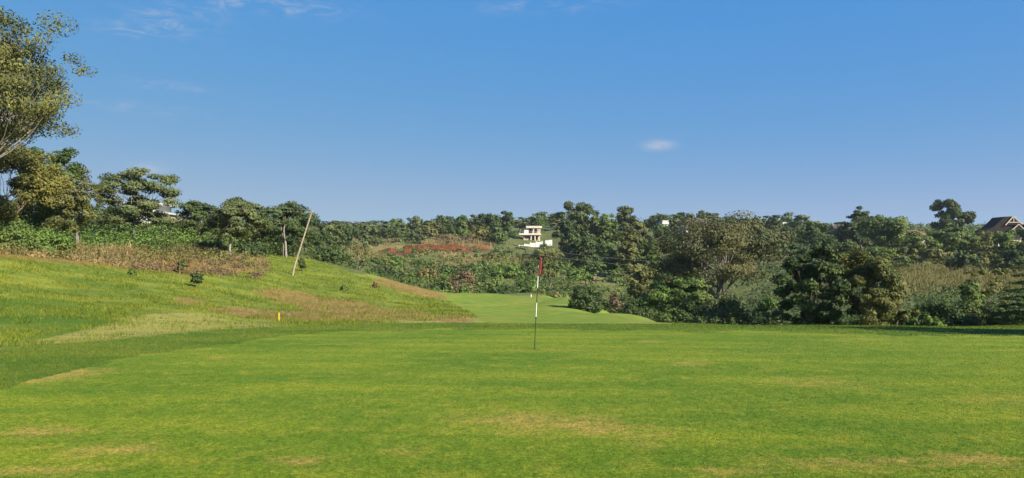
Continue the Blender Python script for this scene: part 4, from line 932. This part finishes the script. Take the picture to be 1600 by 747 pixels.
# villa: two storeys under construction, slabs and posts
S = 320 / F
def villa():
    r = house_root('villa', 829, 378.5, 320, 'two storey villa with flat cream roof slab above a white wall')
    px = lambda p: (p - 829) * S
    pz = lambda q: (378.5 - q) * S
    B('foundation', 'gray_stone', r, (px(817), px(846), -.6, 8, -4.0, 0.0))
    B('wall', 'cream_render', r, (px(818), px(828.5), 0, 7, 0.02, pz(373.5)), (px(818), px(820), 0, 7, pz(373.5), pz(367.6)), (px(828.5), px(832), .3, 7, 0.02, pz(367.6)), (px(835), px(842), 2.0, 7, 0.02, pz(367.6)))
    B('wall', 'white_render', r, (px(819), px(826), 0, 6.6, pz(364.6), pz(356.6)), (px(831), px(834), .4, 6.6, pz(364.6), pz(356.6)), (px(835.5), px(839), .8, 6.6, pz(364.6), pz(356.6)))
    B('back_wall', 'cream_render', r, (px(820), px(844), 4.2, 4.6, .02, pz(356.7)))
    B('floor_slab', 'concrete', r, (px(811), px(845), -1.4, 8, pz(367.5), pz(364.7)), bevel=.04)
    B('roof', 'concrete', r, (px(822), px(847), -1.0, 8, pz(356.5), pz(353.2)), bevel=.04)
    for p in (843.5, 840.6, 833.8): B('column', 'concrete', r, (px(p) - .2, px(p) + .2, -.6, -.2, pz(364.7), pz(356.4)))
    for p in (843, 836, 830): B('column', 'concrete', r, (px(p) - .22, px(p) + .22, -.9, -.45, .0, pz(367.4)))
    win(r, px(820.5), px(828), pz(373), pz(368), -.02); win(r, px(827), px(830.5), pz(364.4), pz(357.5), 4.18); win(r, px(835.7), px(838.7), pz(362), pz(358), .78)
    dr = B('door', 'door_wood', r, (px(832.3), px(834.8), 1.9, 1.98, .02, pz(369.5))); B('handle', 'steel', dr, (px(834.3), px(834.5), 1.84, 1.9, 1.0, 1.15))
    win(r, px(836), px(841), .9, 2.6, 1.98)
    B('railing', 'steel', r, (px(812), px(845), -1.35, -1.30, pz(364.7) + .9, pz(364.7) + .95), *[(px(812 + i * 1.1), px(812 + i * 1.1) + .04, -1.35, -1.30, pz(364.7), pz(364.7) + .9) for i in range(30)])
    w = empty('garden_wall', wpt(829, 385, 284)); tag(w, 'bright white stepped boundary wall in front of the villa', 'wall')
    S2 = 284 / F
    pts = [(811.5, 387, 382.5), (820, 385.5, 380.8), (829, 383.5, 378.6), (838, 381.5, 377.2), (847, 380, 376.6)]
    for i in range(4):
        x0 = (pts[i][0] - 829) * S2; x1 = (pts[i + 1][0] - 829) * S2 - .03
        B('wall_panel', 'white_render', w, (x0, x1, 0, .3, (384 - pts[i][1]) * S2 - 1.5, (384 - pts[i][2]) * S2))
    for i in range(5): x0 = (pts[i][0] - 829) * S2; B('pillar', 'white_render', w, (x0 - .22, x0 + .2, -.06, .36, (384 - pts[i][1]) * S2 - 1.5, (384 - pts[i][2]) * S2 + .25))
    w2 = empty('garden_wall', wpt(857, 380, 282)); tag(w2, 'short white wall piece right of the villa, half behind foliage', 'wall')
    S3 = 282 / F
    for i in range(2): B('wall_panel', 'white_render', w2, ((-5 + i * 5.5) * S3, (.4 + i * 5.5) * S3, 0, .3, -2.5, (4.3 + i * .8) * S3))
    B('coping', 'white_render', w2, (-5.2 * S3, 6.1 * S3, -.08, .38, -2.6, -2.4))
    g = empty('gate_house', wpt(807.5, 388, 284)); tag(g, 'small cream gate house at the left end of the villa wall', 'hut')
    B('wall', 'cream_render', g, (-3.0 * S2, 3.0 * S2, 0, 2.5, -2, 5 * S2)); B('roof', 'roof_clay', g, (-3.6 * S2, 3.6 * S2, -.3, 2.8, 5 * S2 + .01, 6 * S2))
    B('door', 'door_wood', g, (-.45, .45, -.05, -.01, -.8, 1.1))
villa()
def hip(par, x0, x1, y0, y1, z0, z1, mat, ov=.5, ridge=.35):
    x0 -= ov; x1 += ov; y0 -= ov; y1 += ov; cy = (y0 + y1) / 2; rx = (x1 - x0) * (1 - ridge) / 2
    m = MB(); a, b, c, d = (x0, y0, z0), (x1, y0, z0), (x1, y1, z0), (x0, y1, z0); e, f = (x0 + rx, cy, z1), (x1 - rx, cy, z1)
    m.v = [a, b, c, d, e, f]; m.f = [(0, 1, 5, 4), (1, 2, 5), (2, 3, 4, 5), (3, 0, 4), (3, 2, 1, 0)]
    return m.build('roof', MATS[mat], par)
def hidden_house():
    r = house_root('white_house', 1076, 380, 250, 'white two storey house with brown hipped roof behind the spreading acacia', .05)
    s = 250 / F
    B('wall', 'white_render', r, (-4 * s, 34 * s, 0, 9, -4, 32 * s)); hip(r, -4 * s, 34 * s, 0, 9, 32 * s + .02, 41 * s, 'roof_brown', .8)
    B('balcony', 'white_render', r, (6 * s, 29 * s, -1.6, -.02, 16 * s, 18 * s)); B('balustrade', 'white_render', r, (6 * s, 29 * s, -1.6, -1.45, 18.05 * s, 22 * s))
    for x in (7, 17, 27): B('column', 'white_render', r, (x * s, (x + 1.4) * s, -1.55, -1.2, -4, 16 * s))
    for x in (0, 9, 19): win(r, x * s, (x + 5) * s, 22.5 * s, 30 * s, -.02)
    for x in (0, 10, 20): win(r, x * s, (x + 5) * s, 4 * s, 12 * s, -.02)
    r2 = house_root('white_house', 1040, 372, 246, 'narrow white house end left of the acacia crown')
    B('wall', 'white_render', r2, (-4.6 * s, 4 * s, 0, 6, -5, 21 * s)); B('roof', 'white_render', r2, (-5.2 * s, 4.6 * s, -.5, 6.5, 21 * s + .01, 24 * s))
    B('parapet', 'concrete', r2, (-4.8 * s, 4.2 * s, -.4, 6.3, 24 * s + .01, 27 * s))
    win(r2, -3.5 * s, 0, 11 * s, 18 * s, -.02); win(r2, -3.5 * s, 0, 1 * s, 8 * s, -.02)
    s = 300 / F
    r3 = house_root('white_house', 1238, 362, 300, 'low white flat roofed house on the skyline right of the acacia')
    B('wall', 'white_render', r3, (-14 * s, 10 * s, 0, 7, -3, 11 * s)); B('roof', 'white_render', r3, (-16 * s, 12 * s, -.8, 7.6, 11 * s + .02, 14.5 * s), bevel=.04)
    for x in (-11, -3, 4): win(r3, x * s, (x + 4.5) * s, 3 * s, 9 * s, -.02)
    r6 = house_root('white_house', 1270, 364, 310, 'tiny white house corner beside the low flat roofed one')
    B('wall', 'white_render', r6, (-5 * s, 5 * s, 0, 6, -3, 11 * s)); hip(r6, -5 * s, 5 * s, 0, 6, 11 * s + .02, 16 * s, 'roof_brown', .4)
    win(r6, -3 * s, 1 * s, 3 * s, 9 * s, -.02)
    r4 = house_root('brown_roofed_house', 1432, 376, 200, 'house with brick red roof between trees on the right slope')
    s = 200 / F
    B('wall', 'cream_render', r4, (-11 * s, 14 * s, 0, 8, -3, 8 * s)); hip(r4, -11 * s, 14 * s, 0, 8, 8 * s + .02, 17.5 * s, 'roof_clay', .9, .62)
    for x in (-8, 0, 7): win(r4, x * s, (x + 4.5) * s, 1 * s, 6 * s, -.02)
    r5 = house_root('brown_roofed_house', 1318, 366, 260, 'house with flat brown roof left of the dark layered tree top')
    s = 260 / F
    B('wall', 'cream_render', r5, (-12 * s, 10 * s, 0, 8, -3, 9 * s)); hip(r5, -12 * s, 10 * s, 0, 8, 9 * s + .02, 16 * s, 'roof_brown', .9, .6)
    for x in (-9, -1, 5): win(r5, x * s, (x + 4) * s, 2 * s, 7 * s, -.02)
hidden_house()
def left_house():
    d = 118; s = d / F
    r = house_root('white_house', 215, 352, d, 'white flat roofed house behind the spreading tree at left', .06)
    B('wall', 'white_render', r, (-22 * s, 20 * s, 0, 8, -3, 33 * s)); B('wall', 'gray_stone', r, (-50 * s, -22.3 * s, 1, 7, -3, 20 * s))
    B('roof', 'white_render', r, (-25 * s, 30 * s, -.9, 8.6, 33.1 * s, 36 * s), bevel=.03)
    B('lean_to_roof', 'white_render', r, (20.2 * s, 52 * s, -.4, 7, 17 * s, 19 * s)); B('annex_wall', 'cream_render', r, (20.2 * s, 48 * s, 0, 6.5, -3, 16.9 * s))
    for x in (-17, -3, 9): win(r, x * s, (x + 7) * s, 20 * s, 30 * s, -.02)
    win(r, 26 * s, 34 * s, 4 * s, 12 * s, -.02); win(r, -14 * s, -5 * s, 3 * s, 13 * s, -.02)
    f = empty('boundary_rail', wpt(275, 363, 100)); tag(f, 'pale low boundary wall right of the white house at left', 'wall')
    B('wall_panel', 'white_render', f, (-22 * .086, 22 * .086, 0, .2, -.6, .15)); B('coping', 'concrete', f, (-22.6 * .086, 22.6 * .086, -.05, .25, .16, .26))
left_house()
def gabled_house():
    d = 180; s = d / F
    r = house_root('gabled_house', 1574, 372, d, 'dark slate gabled house with pale bargeboards at the right edge')
    B('wall', 'cream_render', r, (-14 * s, 26 * s, 0, 4.5, -4, 9 * s))
    B('wall', 'gray_stone', r, (-34 * s, -14.2 * s, 1.0, 4.4, -4, 8 * s))
    # main roof: ridge runs away from the camera, flared eaves
    m = MB(); prof = [(-38, 11), (-26, 17), (-14, 27.5), (-9, 33), (3.5, 33.5), (12, 25), (18, 21.5)]
    th = 1.6
    loop = [(x * s, -1.2, z * s) for x, z in prof] + [(18 * s, -1.2, 9.1 * s), (-38 * s, -1.2, 9.1 * s)]
    m.prism(loop, (0, 4.5, 0)); m.build('roof', MATS['roof_slate'], r)
    # front gable with truss
    g = MB().prism([(-8.5 * s, -1.6, 20 * s), (16 * s, -1.6, 20 * s), (3.5 * s, -1.6, 32.2 * s)], (0, .6, 0)).build('gable', MATS['roof_slate'], r)
    def bar(x0, z0, x1, z1, w, par, nm, mat='timber', y=-1.75):
        a = Vector((x0 * s, 0, z0 * s)); b = Vector((x1 * s, 0, z1 * s)); t_ = (b - a).normalized(); p = Vector((-t_.z, 0, t_.x)) * w * s / 2
        MB().prism([tuple(q + Vector((0, y, 0))) for q in (a - p, b - p, b + p, a + p)], (0, .14, 0)).build(nm, MATS[mat], par)
    bar(-9.5, 19.5, 3.5, 33.6, 1.5, g, 'bargeboard'); bar(17, 21, 3.5, 33.6, 1.5, g, 'bargeboard'); bar(-4, 24, 11, 24, 1.2, g, 'tie_beam'); bar(3.5, 24.6, 3.5, 32, 1.0, g, 'king_post')
    # lower front gable
    g2 = MB().prism([(-4 * s, -2.6, 11 * s), (16 * s, -2.6, 11 * s), (7 * s, -2.6, 20.5 * s)], (0, 3.0, 0)).build('porch_gable', MATS['roof_slate'], r)
    bar(-5, 10.5, 7, 21, 1.3, g2, 'bargeboard', y=-2.75); bar(17, 11, 7, 21, 1.3, g2, 'bargeboard', y=-2.75)
    g3 = MB().prism([(14 * s, -2.2, 9 * s), (34 * s, -2.2, 9 * s), (27 * s, -2.2, 21.5 * s)], (0, 4.0, 0)).build('side_gable', MATS['roof_slate'], r)
    bar(13, 8.5, 27, 22, 1.3, g3, 'bargeboard', y=-2.35); bar(35, 8.5, 27, 22, 1.3, g3, 'bargeboard', y=-2.35)
    for x in (-2, 8, 18): win(r, x * s, (x + 5) * s, .5 * s, 7 * s, -.02, 'paint_white')
    win(r, -30 * s, -24 * s, 0, 5 * s, .98, 'paint_white')
gabled_house()

# ------------------------------------------------------------------ leaning pole and lines
def utility_pole():
    pd = depth_at(456, 430); b = at(456, pd); x, y, z = b
    tipx, tipy, tipz = wpt(487.5, 328, pd)
    r = empty('utility_pole', b); tag(r, 'leaning wooden utility pole on the mound crest', 'pole')
    v = np.array([tipx - x, 0.0, tipz - z])
    p = np.array([(0, 0, -.5) if i == 0 else tuple(v * (i / 6)) for i in range(7)]); V, Fq = tubes([(p, np.linspace(.10, .065, 7))], 10)
    obj('post', mesh_np('post', V, Fq, None, True), MATS['polewood'], r)
    for k, (fx, dzz) in enumerate(((.97, 0), (.93, -.0))):
        q = v * fx; m = MB(); n = 8
        pr = [(.03, 0), (.07, .03), (.05, .08), (.07, .12), (.045, .17), (.02, .2)]
        for (rr, h) in pr:
            for i in range(n): a = i * 6.283 / n; m.v.append((q[0] + (.16 if k else -.16) + rr * math.cos(a), rr * math.sin(a), q[2] + h))
        for j in range(len(pr) - 1):
            for i in range(n): m.f.append((j * n + i, j * n + (i + 1) % n, (j + 1) * n + (i + 1) % n, (j + 1) * n + i))
        m.build('insulator', MATS['ceramic'], r, True)
        B('bracket', 'steel', r, (q[0] - .17, q[0] + .17, -.02, .02, q[2] - .03, q[2] + .01))
    top = np.array([x, y, z]) + v
    return top
TOP = utility_pole()
def wire(a, b, sag, label, r=.006):
    a = np.array(a); b = np.array(b); s = np.linspace(0, 1, 40)[:, None]
    P = a + (b - a) * s; P[:, 2] -= (sag * 4 * s * (1 - s)).ravel()
    V, Fq = tubes([(P, np.full(40, r))], 5); o = obj('power_line', mesh_np('power_line', V, Fq, None, True), MATS['wire']); tag(o, label, 'wire', 'overhead wires')
wire(TOP + np.array([-.15, 0, .0]), wpt(-160, 272, 48), .12, 'upper overhead wire running left from the leaning pole')
wire(TOP + np.array([.1, 0, -.25]), wpt(-160, 281, 48), .25, 'lower overhead wire running left from the leaning pole')
wire(TOP + np.array([-.1, 0, .0]), wpt(1420, 400, 105), 2.9, 'upper overhead wire running right from the leaning pole across the valley')
wire(TOP + np.array([.1, 0, -.25]), wpt(1420, 405, 105), 3.2, 'lower overhead wire running right from the leaning pole across the valley')

# ------------------------------------------------------------------ flag, marker posts
def flagstick():
    d = 17.1; x, y, z = at(834.8, d)
    r = empty('golf_flag', (x, y, z)); tag(r, 'black and white striped flagstick with limp red flag on the green', 'flagstick')
    top = np.array(wpt(843, 399, d)) - np.array([x, y, z]); top[0] *= .92
    segs = [(545, 497, 'paint_black', .0080), (497, 473, 'paint_white', .0088), (473, 450, 'paint_black', .0090), (450, 415, 'paint_white', .0090), (415, 399, 'paint_black', .0090)]
    for a, b, m_, rr in segs:
        f0 = (545 - a) / 146; f1 = (545 - b) / 146
        pts = np.array([top * (f0 + (f1 - f0) * k / 3) for k in range(4)])
        if f0 == 0: pts[0][2] -= .12
        V, Fq = tubes([(pts, np.full(4, rr))], 12); obj('pole_section', mesh_np('pole_section', V, Fq, None, True), MATS[m_], r)
    V, Fq = tubes([(np.array([top * .325, top * .34]), np.array([.019, .019]))], 12); obj('ferrule', mesh_np('ferrule', V, Fq, None, True), MATS['paint_black'], r)
    # flat black ring on the turf, the hole's darkness put into its colour
    m = MB(); n = 24
    for rr in (.054, .020):
        for i in range(n): a = i * 6.283 / n; m.v.append((rr * math.cos(a), rr * math.sin(a), .008))
    for i in range(n): m.f.append((i, (i + 1) % n, n + (i + 1) % n, n + i))
    m.build('cup', MATS['cup'], r)
    # limp cloth: pleats hanging down from the top corner
    nu, nv = 22, 26; V = []
    for j in range(nv):
        g = j / (nv - 1); zc = top[2] * (1 - .004) - g * .45
        wdt = .036 + .044 * math.sin(min(1, g * 1.3) * 1.57) - .03 * max(0, g - .75) * 4
        cx = top[0] * (zc / top[2])
        for i in range(nu):
            u = i / (nu - 1)
            V.append((cx + .012 + u * wdt + .012 * math.sin(g * 5 + u * 2), -.014 + .030 * math.sin(u * 15 + g * 2.2) * (.5 + g * .6), zc - u * .07 * (1 - g) - .05 * u * g * math.sin(u * 9)))
    Fq = [(j * nu + i, j * nu + i + 1, (j + 1) * nu + i + 1, (j + 1) * nu + i) for j in range(nv - 1) for i in range(nu - 1)]
    o = obj('flag', mesh_np('flag', np.array(V), np.array(Fq), None, True), MATS['flag'], r)
    so_ = o.modifiers.new('thickness', 'SOLIDIFY'); so_.thickness = .002
flagstick()
def stake(px, py, d, h, w, mat, name, label):
    r = empty(name, at(px, d)); tag(r, label, 'stake')
    B('post', mat, r, (-w / 2, w / 2, -w / 2, w / 2, -.2, h * .93)); 
    MB().prism([(-w / 2, -w / 2, h * .93 + .002), (w / 2, -w / 2, h * .93 + .002), (0, -w / 2, h)], (0, w, 0)).build('tip', MATS[mat], r)
stake(437, 501, depth_at(437, 501), .34, .032, 'paint_yellow', 'hazard_stake', 'yellow hazard stake at the foot of the mound')
stake(830, 463, depth_at(830, 464), .32, .09, 'paint_white', 'distance_marker', 'small white distance marker at the far end of the fairway')
# ------------------------------------------------------------------ air
def haze():
    m, t, out = new_mat('air'); v = N(t, 'ShaderNodeVolumePrincipled'); v.inputs['Color'].default_value = (.80, .88, 1.0, 1)
    v.inputs['Density'].default_value = HAZE; v.inputs['Anisotropy'].default_value = .2; lk(t, v.outputs[0], out.inputs['Volume'])
    mb = MB().box(-5200, 5200, -5200, 5200, -14, 66); o = mb.build('haze', m); o['kind'] = 'stuff'
HAZE = 0.00011
haze()
